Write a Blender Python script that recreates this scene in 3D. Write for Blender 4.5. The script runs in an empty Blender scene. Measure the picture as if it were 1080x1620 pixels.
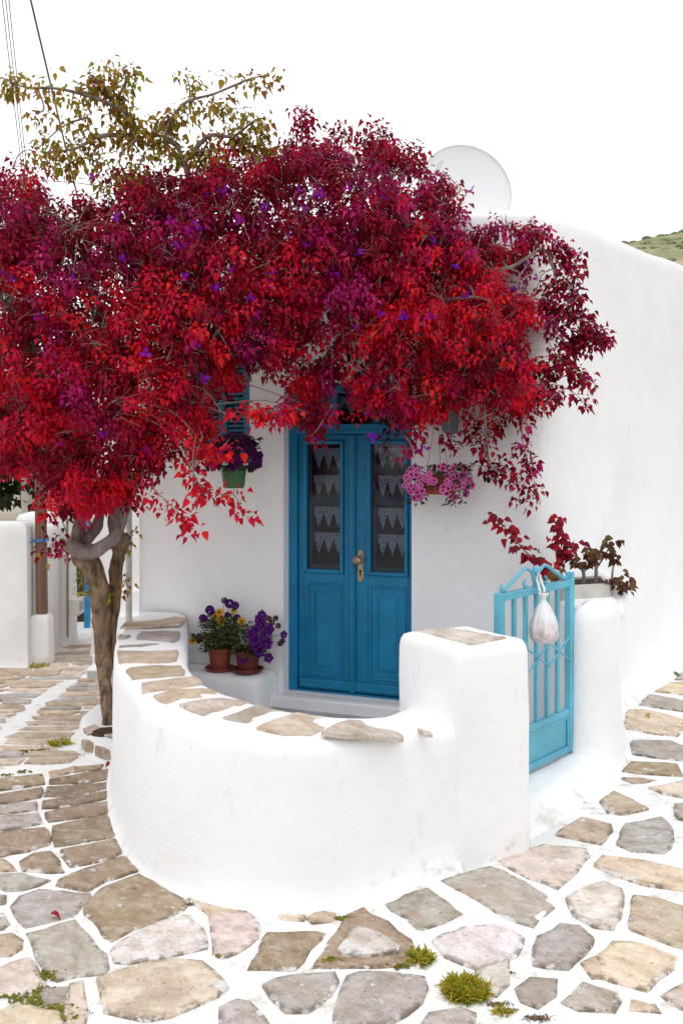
import bpy, bmesh, math, random
import numpy as np
from mathutils import Vector, Matrix, noise as mnoise
random.seed(7); rng = np.random.default_rng(7)
scene = bpy.context.scene
COL = scene.collection
R = math.radians

# ------------------------------------------------------------------ camera, sky, sun, exposure
F = 1500.0; CX = 540.0; HY = 720.0; EYE = 1.75
cam_d = bpy.data.cameras.new('camera'); cam = bpy.data.objects.new('camera', cam_d); COL.objects.link(cam)
cam.location = (0, 0, EYE); cam.rotation_euler = (R(90), 0, 0)
cam_d.sensor_fit = 'VERTICAL'; cam_d.sensor_height = 36.0; cam_d.lens = F / 1620 * 36
cam_d.shift_y = -(810 - HY) / 1620
cam_d.clip_end = 6000
scene.camera = cam

SUN_EL, SUN_AZ = R(74), R(-150)          # sun high, behind the camera to the left
world = bpy.data.worlds.new('World'); scene.world = world; world.use_nodes = True
nt = world.node_tree; nt.nodes.clear()
wo = nt.nodes.new('ShaderNodeOutputWorld'); bg = nt.nodes.new('ShaderNodeBackground')
sk = nt.nodes.new('ShaderNodeTexSky'); sk.sky_type = 'NISHITA'; sk.sun_disc = False
sk.sun_elevation = SUN_EL; sk.sun_rotation = SUN_AZ
tc = nt.nodes.new('ShaderNodeTexCoord'); nz = nt.nodes.new('ShaderNodeTexNoise')
nz.inputs['Scale'].default_value = 1.6; nz.inputs['Detail'].default_value = 4
mp = nt.nodes.new('ShaderNodeMapping'); mp.inputs['Scale'].default_value = (1, 1, 2.2)
rp = nt.nodes.new('ShaderNodeValToRGB')
rp.color_ramp.elements[0].position = .34; rp.color_ramp.elements[0].color = (.66, .685, .72, 1)
rp.color_ramp.elements[1].position = .66; rp.color_ramp.elements[1].color = (1, 1, 1.0, 1)
sc_ = nt.nodes.new('ShaderNodeVectorMath'); sc_.operation = 'SCALE'; sc_.inputs['Scale'].default_value = 10.0
mx = nt.nodes.new('ShaderNodeMix'); mx.data_type = 'RGBA'; mx.inputs[0].default_value = .95
nt.links.new(tc.outputs['Generated'], mp.inputs[0]); nt.links.new(mp.outputs[0], nz.inputs['Vector'])
nt.links.new(nz.outputs['Fac'], rp.inputs[0]); nt.links.new(rp.outputs[0], sc_.inputs[0])
nt.links.new(sk.outputs[0], mx.inputs[6]); nt.links.new(sc_.outputs[0], mx.inputs[7])
nt.links.new(mx.outputs[2], bg.inputs['Color']); bg.inputs['Strength'].default_value = .1
nt.links.new(bg.outputs[0], wo.inputs[0])
sun_d = bpy.data.lights.new('sun', 'SUN'); sun = bpy.data.objects.new('sun', sun_d); COL.objects.link(sun)
sun_d.energy = .5; sun_d.angle = R(28); sun_d.color = (1, .965, .92)
sdir = Vector((math.sin(SUN_AZ) * math.cos(SUN_EL), math.cos(SUN_AZ) * math.cos(SUN_EL), math.sin(SUN_EL)))
sun.rotation_euler = sdir.to_track_quat('Z', 'Y').to_euler()
vs = scene.view_settings; vs.view_transform = 'Standard'; vs.look = 'None'; vs.gamma = 1; vs.exposure = 0.60
vs.use_curve_mapping = False
scene.cycles.max_bounces = 14; scene.cycles.diffuse_bounces = 9; scene.cycles.transparent_max_bounces = 12

# ------------------------------------------------------------------ helpers
def pz(x, y, z=0.0):                     # photo point lying at height z -> world
    d = F * (EYE - z) / (y - HY); return Vector(((x - CX) / F * d, d, z))
def pd(x, y, d):                         # photo point at distance d -> world
    return Vector(((x - CX) / F * d, d, EYE - (y - HY) / F * d))
def fbm(p, s=1.0, o=3):
    return mnoise.fractal(Vector(p) * s, 1.0, 2.0, o)

class MB:
    def __init__(s): s.v = []; s.f = []; s.m = []
    def add(s, vs_, fs, mi=0):
        b = len(s.v); s.v += [tuple(v) for v in vs_]
        s.f += [tuple(i + b for i in f) for f in fs]; s.m += [mi] * len(fs); return b
    def hexa(s, c8, mi=0):
        s.add(c8, [(0, 3, 2, 1), (4, 5, 6, 7), (0, 1, 5, 4), (1, 2, 6, 5), (2, 3, 7, 6), (3, 0, 4, 7)], mi)
    def box(s, x0, x1, y0, y1, z0, z1, fr=None, mi=0):
        c = [(x0, y0, z0), (x1, y0, z0), (x1, y1, z0), (x0, y1, z0), (x0, y0, z1), (x1, y0, z1), (x1, y1, z1), (x0, y1, z1)]
        if fr: c = [fr(*p) for p in c]
        s.hexa(c, mi)
    def tube(s, pts, rad, n=6, caps=True, mi=0, wob=0.0):
        pts = [Vector(p) for p in pts]; k = len(pts)
        if not hasattr(rad, '__len__'): rad = [rad] * k
        ref = Vector((0, 0, 1)); vs_ = []; T0 = (pts[1] - pts[0]).normalized()
        u = T0.orthogonal().normalized()
        for i in range(k):
            T = (pts[min(i + 1, k - 1)] - pts[max(i - 1, 0)]).normalized()
            u = (u - T * u.dot(T)).normalized(); w = T.cross(u)
            for j in range(n):
                a = 2 * math.pi * j / n; r = rad[i]
                if wob: r *= 1 + wob * fbm(pts[i] + Vector((math.cos(a), math.sin(a), i * .2)) * .2, 4)
                vs_.append(pts[i] + (u * math.cos(a) + w * math.sin(a)) * r)
        fs = [(i * n + j, i * n + (j + 1) % n, (i + 1) * n + (j + 1) % n, (i + 1) * n + j) for i in range(k - 1) for j in range(n)]
        if caps: fs += [tuple(range(n - 1, -1, -1)), tuple((k - 1) * n + j for j in range(n))]
        s.add(vs_, fs, mi)
    def lathe(s, c, prof, n=20, fr=None, mi=0, cap0=False, cap1=False, fn=None):
        c = Vector(c); vs_ = []
        for i, (r, z) in enumerate(prof):
            for j in range(n):
                a = 2 * math.pi * j / n
                rr = r * (fn(a, i) if fn else 1)
                p = Vector((rr * math.cos(a), rr * math.sin(a), z))
                vs_.append(c + (fr @ p if fr else p))
        k = len(prof)
        fs = [(i * n + j, i * n + (j + 1) % n, (i + 1) * n + (j + 1) % n, (i + 1) * n + j) for i in range(k - 1) for j in range(n)]
        if cap0: fs.append(tuple(range(n - 1, -1, -1)))
        if cap1: fs.append(tuple((k - 1) * n + j for j in range(n)))
        s.add(vs_, fs, mi)
    def build(s, name, mat, parent=None, smooth=False, bevel=0, seg=2, attr=None, noshift=False, auto=None):
        me = bpy.data.meshes.new(name); me.from_pydata(s.v, [], s.f); me.validate(clean_customdata=False)
        mats = mat if isinstance(mat, (list, tuple)) else [mat]
        for m in mats: me.materials.append(m)
        if len(mats) > 1 and len(me.polygons) == len(s.m): me.polygons.foreach_set('material_index', s.m)
        if smooth: me.polygons.foreach_set('use_smooth', [True] * len(me.polygons))
        if auto: me.set_sharp_from_angle(angle=R(auto))
        return link(name, me, parent, bevel, seg)
def link(name, me, parent=None, bevel=0, seg=2):
    o = bpy.data.objects.new(name, me); COL.objects.link(o)
    if parent is not None: adopt(o, parent)
    if bevel:
        b = o.modifiers.new('bevel', 'BEVEL'); b.width = bevel; b.segments = seg; b.limit_method = 'ANGLE'; b.angle_limit = R(35)
    return o
def wloc(o):
    l = o.location.copy()
    return l + wloc(o.parent) - Vector(o.get('_pin', (0, 0, 0))) if o.parent else l
def adopt(o, parent):
    o.parent = parent
    if parent.type == 'EMPTY': o.matrix_parent_inverse = Matrix.Translation(-parent.location)
def thing(name, label, cat, loc, group=None):
    o = bpy.data.objects.new(name, None); COL.objects.link(o); o.location = loc; o.empty_display_size = .1
    return tag(o, label, cat, group)
def tag(o, label=None, cat=None, group=None, kind=None):
    if label: o['label'] = label
    if cat: o['category'] = cat
    if group: o['group'] = group
    if kind: o['kind'] = kind
    return o
def crom(pts, n):                         # smooth curve through points
    P = [Vector(p) for p in pts]; out = []; k = len(P)
    for i in range(k - 1):
        p0, p1, p2, p3 = P[max(i - 1, 0)], P[i], P[i + 1], P[min(i + 2, k - 1)]
        for j in range(n):
            t = j / n
            out.append(.5 * ((2 * p1) + (p2 - p0) * t + (2 * p0 - 5 * p1 + 4 * p2 - p3) * t * t + (3 * p1 - p0 - 3 * p2 + p3) * t ** 3))
    out.append(P[-1]); return out

# ------------------------------------------------------------------ materials
def newmat(name):
    m = bpy.data.materials.new(name); m.use_nodes = True; t = m.node_tree; b = t.nodes['Principled BSDF']
    return m, t, b
def N(t, kind, **kw):
    n = t.nodes.new(kind)
    for k, v in kw.items():
        if k in n.inputs: n.inputs[k].default_value = v
        else: setattr(n, k, v)
    return n
def noise_n(t, scale, detail=4, rough=.6, vec=None, st=None):
    n = N(t, 'ShaderNodeTexNoise'); n.inputs['Scale'].default_value = scale; n.inputs['Detail'].default_value = detail
    n.inputs['Roughness'].default_value = rough
    if vec is None:
        tcn = N(t, 'ShaderNodeNewGeometry'); src = tcn.outputs['Position']
    else: src = vec
    if st:
        mpn = N(t, 'ShaderNodeMapping'); mpn.inputs['Scale'].default_value = st; t.links.new(src, mpn.inputs[0]); src = mpn.outputs[0]
    t.links.new(src, n.inputs['Vector']); return n
def ramp(t, fac, stops):
    r = N(t, 'ShaderNodeValToRGB'); e = r.color_ramp.elements
    while len(e) < len(stops): e.new(.5)
    for i, (p, c) in enumerate(stops):
        e[i].position = p; e[i].color = (*c, 1) if len(c) == 3 else c
    t.links.new(fac, r.inputs[0]); return r
def mixc(t, fac, a, b, mode='MIX'):
    m = N(t, 'ShaderNodeMix', data_type='RGBA', blend_type=mode)
    for s, k in ((fac, 0), (a, 6), (b, 7)):
        if hasattr(s, 'links') or hasattr(s, 'is_linked'): t.links.new(s, m.inputs[k])
        elif k == 0: m.inputs[0].default_value = s
        else: m.inputs[k].default_value = (*s, 1)
    return m.outputs[2]
def mathn(t, op, a, b=None, clamp=False):
    m = N(t, 'ShaderNodeMath', operation=op); m.use_clamp = clamp
    for s, k in ((a, 0), (b, 1)):
        if s is None: continue
        if hasattr(s, 'is_linked'): t.links.new(s, m.inputs[k])
        else: m.inputs[k].default_value = s
    return m.outputs[0]
def bump(t, b, h, strength=.3, dist=.01):
    n = N(t, 'ShaderNodeBump'); n.inputs['Strength'].default_value = strength; n.inputs['Distance'].default_value = dist
    t.links.new(h, n.inputs['Height']); t.links.new(n.outputs[0], b.inputs['Normal'])
def plain(name, col, rough=.6, spec=.5, var=.12, sc=14, metal=0, bumpy=.0):
    m, t, b = newmat(name)
    n = noise_n(t, sc)
    d = tuple(max(0, c * (1 - var)) for c in col); l = tuple(min(1, c * (1 + var)) for c in col)
    r = ramp(t, n.outputs['Fac'], [(.3, d), (.7, l)]); t.links.new(r.outputs[0], b.inputs['Base Color'])
    b.inputs['Roughness'].default_value = rough; b.inputs['Specular IOR Level'].default_value = spec; b.inputs['Metallic'].default_value = metal
    if bumpy: bump(t, b, n.outputs['Fac'], bumpy, .004)
    return m

def whitewash(name, lo=(.82, .82, .82), hi=(.88, .88, .885), b1=.4, streak=True):
    m, t, b = newmat(name)
    n1 = noise_n(t, 1.7, 5, .6); n2 = noise_n(t, 38, 4, .65); n3 = noise_n(t, 11, 5, .6, st=(1, 1, 1.3))
    r = ramp(t, n1.outputs['Fac'], [(.28, lo), (.55, hi)])
    n4 = noise_n(t, 60, 2, .5); sp = ramp(t, n4.outputs['Fac'], [(.735, (0, 0, 0)), (.76, (1, 1, 1))])
    n5 = noise_n(t, 2.3, 2, .5); msk = ramp(t, n5.outputs['Fac'], [(.5, (0, 0, 0)), (.62, (.75, .75, .75))])
    c = mixc(t, mathn(t, 'MULTIPLY', sp.outputs[0], msk.outputs[0]), r.outputs[0], (.34, .29, .24))
    # ochre damp stain in patches low on the walls
    g = N(t, 'ShaderNodeNewGeometry'); sx = N(t, 'ShaderNodeSeparateXYZ'); t.links.new(g.outputs['Position'], sx.inputs[0])
    low = N(t, 'ShaderNodeMapRange'); low.inputs[1].default_value = .11; low.inputs[2].default_value = 0.0; t.links.new(sx.outputs[2], low.inputs[0])
    n6 = noise_n(t, 7, 5, .7); st = ramp(t, n6.outputs['Fac'], [(.56, (0, 0, 0)), (.66, (1, 1, 1))])
    c = mixc(t, mathn(t, 'MULTIPLY', mathn(t, 'MULTIPLY', low.outputs[0], st.outputs[0]), .55), c, (.42, .31, .2))
    ns = noise_n(t, 6, 6, .7, st=(1.6, 1.6, .5)); scf = ramp(t, ns.outputs['Fac'], [(.60, (0, 0, 0)), (.72, (.5, .5, .5))]); c = mixc(t, scf.outputs[0], c, (.70, .70, .705))
    t.links.new(c, b.inputs['Base Color'])
    b.inputs['Roughness'].default_value = .88; b.inputs['Specular IOR Level'].default_value = .25
    h = mathn(t, 'ADD', mathn(t, 'MULTIPLY', n2.outputs['Fac'], .35), n3.outputs['Fac'])
    bump(t, b, h, b1, .012)
    return m
M_white = whitewash('whitewash')
M_lime = whitewash('lime_mortar', (.74, .73, .71), (.85, .85, .845), .5)
M_white2 = whitewash('whitewash_old', (.76, .75, .73), (.86, .855, .85), .45)
M_floor = plain('grey_screed', (.40, .41, .43), .9, .2, .25, 6, bumpy=.3)

def stone_mat():
    m, t, b = newmat('flagstone')
    oi = N(t, 'ShaderNodeObjectInfo'); g = N(t, 'ShaderNodeNewGeometry')
    off = N(t, 'ShaderNodeVectorMath', operation='SCALE'); t.links.new(g.outputs['Position'], off.inputs[0]); off.inputs['Scale'].default_value = 1
    cmb = N(t, 'ShaderNodeCombineXYZ'); t.links.new(mathn(t, 'MULTIPLY', oi.outputs['Random'], 40.0), cmb.inputs[0]); t.links.new(mathn(t, 'MULTIPLY', oi.outputs['Random'], 17.0), cmb.inputs[1])
    ad = N(t, 'ShaderNodeVectorMath', operation='ADD'); t.links.new(off.outputs[0], ad.inputs[0]); t.links.new(cmb.outputs[0], ad.inputs[1])
    v = ad.outputs[0]
    rot = N(t, 'ShaderNodeMapping'); t.links.new(v, rot.inputs[0])
    ra = N(t, 'ShaderNodeCombineXYZ'); t.links.new(mathn(t, 'MULTIPLY', oi.outputs['Random'], 1.2), ra.inputs[2]); t.links.new(ra.outputs[0], rot.inputs['Rotation'])
    n1 = noise_n(t, 7, 6, .7, rot.outputs[0], (1, 1.45, 1)); n2 = noise_n(t, 45, 5, .75, v); n3 = noise_n(t, 3.2, 4, .6, v); n4 = noise_n(t, 16, 6, .7, rot.outputs[0], (1, 1.5, 1))
    dk = mixc(t, 1.0, oi.outputs['Color'], (.66, .60, .53), 'MULTIPLY')
    lt = mixc(t, .45, oi.outputs['Color'], (.72, .67, .62))
    c = mixc(t, ramp(t, n1.outputs['Fac'], [(.36, (0, 0, 0)), (.62, (1, 1, 1))]).outputs[0], dk, oi.outputs['Color'])
    c = mixc(t, ramp(t, n4.outputs['Fac'], [(.5, (0, 0, 0)), (.68, (.8, .8, .8))]).outputs[0], c, lt)
    warm = ramp(t, n3.outputs['Fac'], [(.52, (0, 0, 0)), (.72, (.55, .55, .55))])
    c = mixc(t, warm.outputs[0], c, (.46, .35, .25))
    sp = ramp(t, n2.outputs['Fac'], [(.33, (.6, .6, .6)), (.42, (0, 0, 0))])
    c = mixc(t, sp.outputs[0], c, (.10, .08, .06))
    nl = noise_n(t, 4.5, 6, .75, v); li = ramp(t, nl.outputs['Fac'], [(.57, (0, 0, 0)), (.70, (.65, .65, .65))]); c = mixc(t, mathn(t, 'MULTIPLY', li.outputs[0], mathn(t, 'ADD', oi.outputs['Alpha'], .3), True), c, (.20, .15, .105))
    at = N(t, 'ShaderNodeAttribute', attribute_name='edge')
    e = at.outputs['Fac']
    nd = noise_n(t, 13, 5, .7, v); dirt = ramp(t, nd.outputs['Fac'], [(.46, (0, 0, 0)), (.54, (1, 1, 1))])
    c = mixc(t, mathn(t, 'MULTIPLY', mathn(t, 'MULTIPLY', e, dirt.outputs[0]), mathn(t, 'ADD', oi.outputs['Alpha'], .2)), c, (.12, .085, .05))
    nw = noise_n(t, 9, 5, .75, v)
    wsum = mathn(t, 'ADD', mathn(t, 'ADD', nw.outputs['Fac'], mathn(t, 'MULTIPLY', oi.outputs['Alpha'], .10)), mathn(t, 'MULTIPLY', mathn(t, 'MULTIPLY', e, oi.outputs['Alpha']), .13))
    ww = ramp(t, wsum, [(.665, (0, 0, 0)), (.72, (.85, .85, .85))])
    c = mixc(t, ww.outputs[0], c, (.78, .775, .77))
    t.links.new(c, b.inputs['Base Color']); b.inputs['Roughness'].default_value = .82; b.inputs['Specular IOR Level'].default_value = .25
    stepped = N(t, 'ShaderNodeMath', operation='SNAP'); t.links.new(n4.outputs['Fac'], stepped.inputs[0]); stepped.inputs[1].default_value = .09
    bump(t, b, mathn(t, 'ADD', mathn(t, 'ADD', n1.outputs['Fac'], mathn(t, 'MULTIPLY', n2.outputs['Fac'], .5)), mathn(t, 'MULTIPLY', stepped.outputs[0], 1.2)), .9, .016)
    return m
M_stone = stone_mat()
SC = {'g': (.60, .55, .515), 'b': (.44, .34, .25), 'p': (.86, .74, .66), 't': (.70, .57, .44), 'w': (.86, .81, .78), 'd': (.34, .26, .19), 'o': (.89, .74, .60), 's': (.55, .51, .48), 'n': (.77, .61, .46)}

def leaf_mat(name, trans=.35, rough=.42):
    m, t, b = newmat(name)
    a = N(t, 'ShaderNodeAttribute', attribute_name='Col')
    n = noise_n(t, 60, 3); c = mixc(t, .22, a.outputs['Color'], mixc(t, 1.0, a.outputs['Color'], n.outputs['Color'], 'MULTIPLY'))
    t.links.new(c, b.inputs['Base Color']); b.inputs['Roughness'].default_value = rough; b.inputs['Specular IOR Level'].default_value = .2
    tr = N(t, 'ShaderNodeBsdfTranslucent'); t.links.new(c, tr.inputs['Color'])
    ms = N(t, 'ShaderNodeMixShader'); ms.inputs[0].default_value = trans
    out = t.nodes['Material Output']
    t.links.new(b.outputs[0], ms.inputs[1]); t.links.new(tr.outputs[0], ms.inputs[2]); t.links.new(ms.outputs[0], out.inputs[0])
    return m
M_leaf = leaf_mat('leaf_tissue'); M_petal = leaf_mat('petal_tissue', .4, .6); M_blade = leaf_mat('grass_blade', .55, .6)

def bark_mat(name, lo, hi):
    m, t, b = newmat(name)
    n1 = noise_n(t, 22, 6, .7, st=(1, 1, .28)); n2 = noise_n(t, 70, 4, .7); n3 = noise_n(t, 5, 3)
    mid = tuple((a + c) / 2 for a, c in zip(lo, hi))
    r = ramp(t, n1.outputs['Fac'], [(.33, lo), (.52, mid), (.7, hi)])
    c = mixc(t, ramp(t, n3.outputs['Fac'], [(.5, (0, 0, 0)), (.7, (.5, .5, .5))]).outputs[0], r.outputs[0], tuple(x * .8 for x in hi))
    t.links.new(c, b.inputs['Base Color']); b.inputs['Roughness'].default_value = .9; b.inputs['Specular IOR Level'].default_value = .15
    bump(t, b, mathn(t, 'ADD', n1.outputs['Fac'], mathn(t, 'MULTIPLY', n2.outputs['Fac'], .4)), .9, .02)
    return m
M_bark = bark_mat('bark', (.05, .027, .016), (.44, .30, .20))
M_bark2 = bark_mat('grey_bark', (.12, .09, .085), (.40, .33, .31))
M_twig = plain('twig_bark', (.26, .20, .18), .9, .1, .4, 20)
M_stem = plain('green_stem', (.10, .13, .04), .7, .2, .3, 30)

def paint(name, col, worn=(.5, .5, .45), amt=.5, rough=.42, grain=(30, 30, 2)):
    m, t, b = newmat(name)
    n1 = noise_n(t, 3.2, 4); n2 = noise_n(t, 18, 6, .75); n3 = noise_n(t, 4, 4, .6, st=grain)
    d = tuple(c * .82 for c in col); l = tuple(min(1, c * 1.12 + .004) for c in col)
    r = ramp(t, n1.outputs['Fac'], [(.35, d), (.65, l)])
    w = ramp(t, n2.outputs['Fac'], [(.69, (0, 0, 0)), (.74, (amt, amt, amt))])
    c = mixc(t, w.outputs[0], r.outputs[0], worn)
    t.links.new(c, b.inputs['Base Color']); b.inputs['Roughness'].default_value = rough; b.inputs['Specular IOR Level'].default_value = .4
    bump(t, b, n3.outputs['Fac'], .12, .004)
    return m
M_blue = paint('blue_door_paint', (.0, .19, .37), (.06, .28, .42), .4, .4)
M_shut = paint('blue_shutter_paint', (.02, .16, .24), (.1, .25, .3), .4, .5)
M_gate = paint('pale_blue_gate_paint', (.11, .43, .57), (.42, .48, .48), .7, .42, (3, 3, 3))
M_brass = plain('tarnished_brass', (.42, .31, .19), .42, .5, .35, 30, metal=.7)
M_dark = plain('dark_void', (.01, .01, .012), .9, .1)
M_terra = plain('terracotta', (.24, .055, .028), .65, .35, .2, 12)
M_terra2 = plain('dark_terracotta', (.15, .028, .02), .6, .35, .25, 12)
M_greenpot = plain('green_plastic', (.045, .15, .055), .45, .45, .1, 10)
M_soil = plain('soil', (.06, .045, .03), .95, .1, .5, 60, bumpy=.6)
M_cement = plain('bare_cement', (.52, .50, .46), .92, .15, .15, 8, bumpy=.4)
M_metal = plain('grey_metal', (.42, .42, .43), .5, .4, .12, 20, metal=.4)
M_dish = plain('dish_paint', (.80, .805, .82), .5, .3, .03, 4)
M_dishrim = plain('dish_rim', (.76, .73, .68), .55, .3, .05, 4)
M_wire = plain('cable', (.10, .10, .11), .6, .3)
M_wire2 = plain('green_cable', (.12, .2, .16), .6, .3)
M_pink = plain('pink_cloth', (.6, .12, .3), .8, .2)
M_bluestuff = plain('bright_blue_paint', (.02, .25, .5), .5, .3)
M_beige = whitewash('beige_plaster', (.5, .42, .34), (.72, .65, .58), .6)
M_sage = plain('pale_sage_paint', (.52, .56, .54), .85, .2, .1, 12)
M_moss = plain('moss_green', (.16, .16, .02), .95, .1, .5, 40)

def wood_mat():
    m, t, b = newmat('weathered_wood')
    n1 = noise_n(t, 30, 6, .7, st=(1, 1, .06)); n2 = noise_n(t, 6, 3)
    r = ramp(t, n1.outputs['Fac'], [(.3, (.11, .06, .04)), (.55, (.20, .115, .08)), (.75, (.28, .19, .14))])
    t.links.new(r.outputs[0], b.inputs['Base Color']); b.inputs['Roughness'].default_value = .85; bump(t, b, n1.outputs['Fac'], .6, .008)
    return m
M_wood = wood_mat()
def glass_mat():
    m, t, b = newmat('window_glass')
    b.inputs['Base Color'].default_value = (.85, .9, .92, 1); b.inputs['Roughness'].default_value = .04
    b.inputs['Transmission Weight'].default_value = 0
    tr = N(t, 'ShaderNodeBsdfTransparent'); tr.inputs[0].default_value = (.80, .84, .88, 1); gl = N(t, 'ShaderNodeBsdfGlossy'); gl.inputs['Roughness'].default_value = .05
    fr = N(t, 'ShaderNodeFresnel'); fr.inputs[0].default_value = 1.45; ms = N(t, 'ShaderNodeMixShader')
    t.links.new(fr.outputs[0], ms.inputs[0]); t.links.new(tr.outputs[0], ms.inputs[1]); t.links.new(gl.outputs[0], ms.inputs[2])
    t.links.new(ms.outputs[0], t.nodes['Material Output'].inputs[0]); t.nodes.remove(b)
    return m
M_glass = glass_mat()
def lace_mat():
    m, t, b = newmat('lace')
    g = N(t, 'ShaderNodeNewGeometry'); vo = N(t, 'ShaderNodeTexVoronoi'); vo.inputs['Scale'].default_value = 90; t.links.new(g.outputs['Position'], vo.inputs['Vector'])
    b.inputs['Base Color'].default_value = (.46, .50, .56, 1); b.inputs['Roughness'].default_value = .9
    r = ramp(t, vo.outputs['Distance'], [(.25, (.25, .25, .25)), (.5, (.95, .95, .95))])
    t.links.new(r.outputs[0], b.inputs['Alpha']); return m
M_lace = lace_mat()
M_roomshade = plain('room_shade_colour', (.035, .042, .065), .9, .1, .2, 30)  # dark colour standing for the unlit room behind the glass
def bag_mat():
    m, t, b = newmat('thin_white_plastic')
    n = noise_n(t, 16, 4); g = N(t, 'ShaderNodeNewGeometry'); sx = N(t, 'ShaderNodeSeparateXYZ'); t.links.new(g.outputs['Position'], sx.inputs[0])
    r = ramp(t, n.outputs['Fac'], [(.40, (.50, .34, .33)), (.62, (.80, .77, .77))])
    mr = N(t, 'ShaderNodeMapRange'); mr.inputs[1].default_value = .93; mr.inputs[2].default_value = .86; t.links.new(sx.outputs[2], mr.inputs[0])
    c = mixc(t, mathn(t, 'MULTIPLY', mr.outputs[0], .8), (.80, .79, .80), r.outputs[0]); t.links.new(c, b.inputs['Base Color'])
    b.inputs['Roughness'].default_value = .38; b.inputs['Subsurface Weight'].default_value = .15; b.inputs['Subsurface Radius'].default_value = (.02, .02, .02)
    bump(t, b, noise_n(t, 40, 4, .6, st=(1, 1, .25)).outputs['Fac'], .5, .006)
    return m
M_bag = bag_mat()
def hill_mat():
    m, t, b = newmat('dry_scrub_hillside')
    n1 = noise_n(t, .05, 6, .7); n2 = noise_n(t, .22, 5, .75)
    r = ramp(t, n1.outputs['Fac'], [(.35, (.20, .21, .12)), (.5, (.36, .32, .20)), (.62, (.48, .42, .32))])
    r2 = ramp(t, n2.outputs['Fac'], [(.45, (0, 0, 0)), (.6, (1, 1, 1))])
    c = mixc(t, r2.outputs[0], r.outputs[0], (.28, .27, .16)); t.links.new(c, b.inputs['Base Color']); b.inputs['Roughness'].default_value = 1
    b.inputs['Specular IOR Level'].default_value = 0
    return m
M_hill = hill_mat()
M_earth = plain('dry_earth', (.34, .30, .24), 1, .05, .3, .2)

# ------------------------------------------------------------------ ground, hill
mb = MB(); mb.add([(-3000, -200, -.06), (3000, -200, -.06), (3000, 5000, -.06), (-3000, 5000, -.06)], [(0, 1, 2, 3)])
tag(mb.build('ground', M_earth), kind='structure')

mb = MB(); nx, ny = 150, 46; vv = []
for j in range(ny):
    for i in range(nx):
        X = -120 + 520 * i / (nx - 1); Y = 120 + 420 * j / (ny - 1)
        prof = min(1, max(0, (Y - 120) / 230)); prof = prof * prof * (3 - 2 * prof)
        ridge = 78 + (X - 105) * .24 if X > 60 else 78 - 45 * .24 - (60 - X) * .45
        z = max(-2, ridge) * prof + fbm((X * .03, Y * .03, 0), 1, 5) * 3.2 * prof + fbm((X * .2, Y * .2, 3), 1, 3) * .7 * prof - (Y > 380) * (Y - 380) * .25
        vv.append((X, Y, z - .1))
mb.add(vv, [(j * nx + i, j * nx + i + 1, (j + 1) * nx + i + 1, (j + 1) * nx + i) for j in range(ny - 1) for i in range(nx - 1)])
hill = tag(mb.build('hill', M_hill, smooth=True), kind='structure')
# scrub bushes and pale rocks on the slope
def blob(mb, c, r, sq=.7, n=7):
    c = Vector(c); prof = [(.05, -1), (.75, -.55), (1, 0), (.72, .6), (.05, 1)]
    mb.lathe(c, [(a * r, z * r * sq) for a, z in prof], n, fn=lambda a, i: 1 + .3 * math.sin(a * 3 + i * 2 + c.x))
def hz(X, Y):
    i = (X + 120) / 520 * (nx - 1); j = (Y - 120) / 420 * (ny - 1); return vv[int(j) * nx + int(i)][2]
mbush = MB(); mrock = MB()
for k in range(1400):
    Y = random.uniform(230, 372); X = Y * random.uniform(.27, .44)
    if X > 395: continue
    if random.random() < .74: blob(mbush, (X, Y, hz(X, Y) + .3), random.uniform(.5, 1.9))
    else: blob(mrock, (X, Y, hz(X, Y) + .1), random.uniform(.4, 1.3), .5, 5)
tag(mbush.build('scrub', plain('scrub_green', (.19, .21, .12), 1, .05, .4, .3), hill, smooth=True), kind='stuff')
tag(mrock.build('rocks', plain('pale_rock', (.52, .47, .40), 1, .05, .2, .3), hill), kind='stuff')

# ------------------------------------------------------------------ street: lime mortar sheet with flagstones set in it
mb = MB(); gx, gy = 110, 130; vv2 = []
for j in range(gy):
    for i in range(gx):
        X = -5.5 + 10.5 * i / (gx - 1); Y = 1.2 + 11.8 * j / (gy - 1)
        vv2.append((X, Y, .004 * fbm((X, Y, 0), 3, 3)))
mb.add(vv2, [(j * gx + i, j * gx + i + 1, (j + 1) * gx + i + 1, (j + 1) * gx + i) for j in range(gy - 1) for i in range(gx - 1)])
street = tag(mb.build('street', M_lime, smooth=True), kind='structure')

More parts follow.
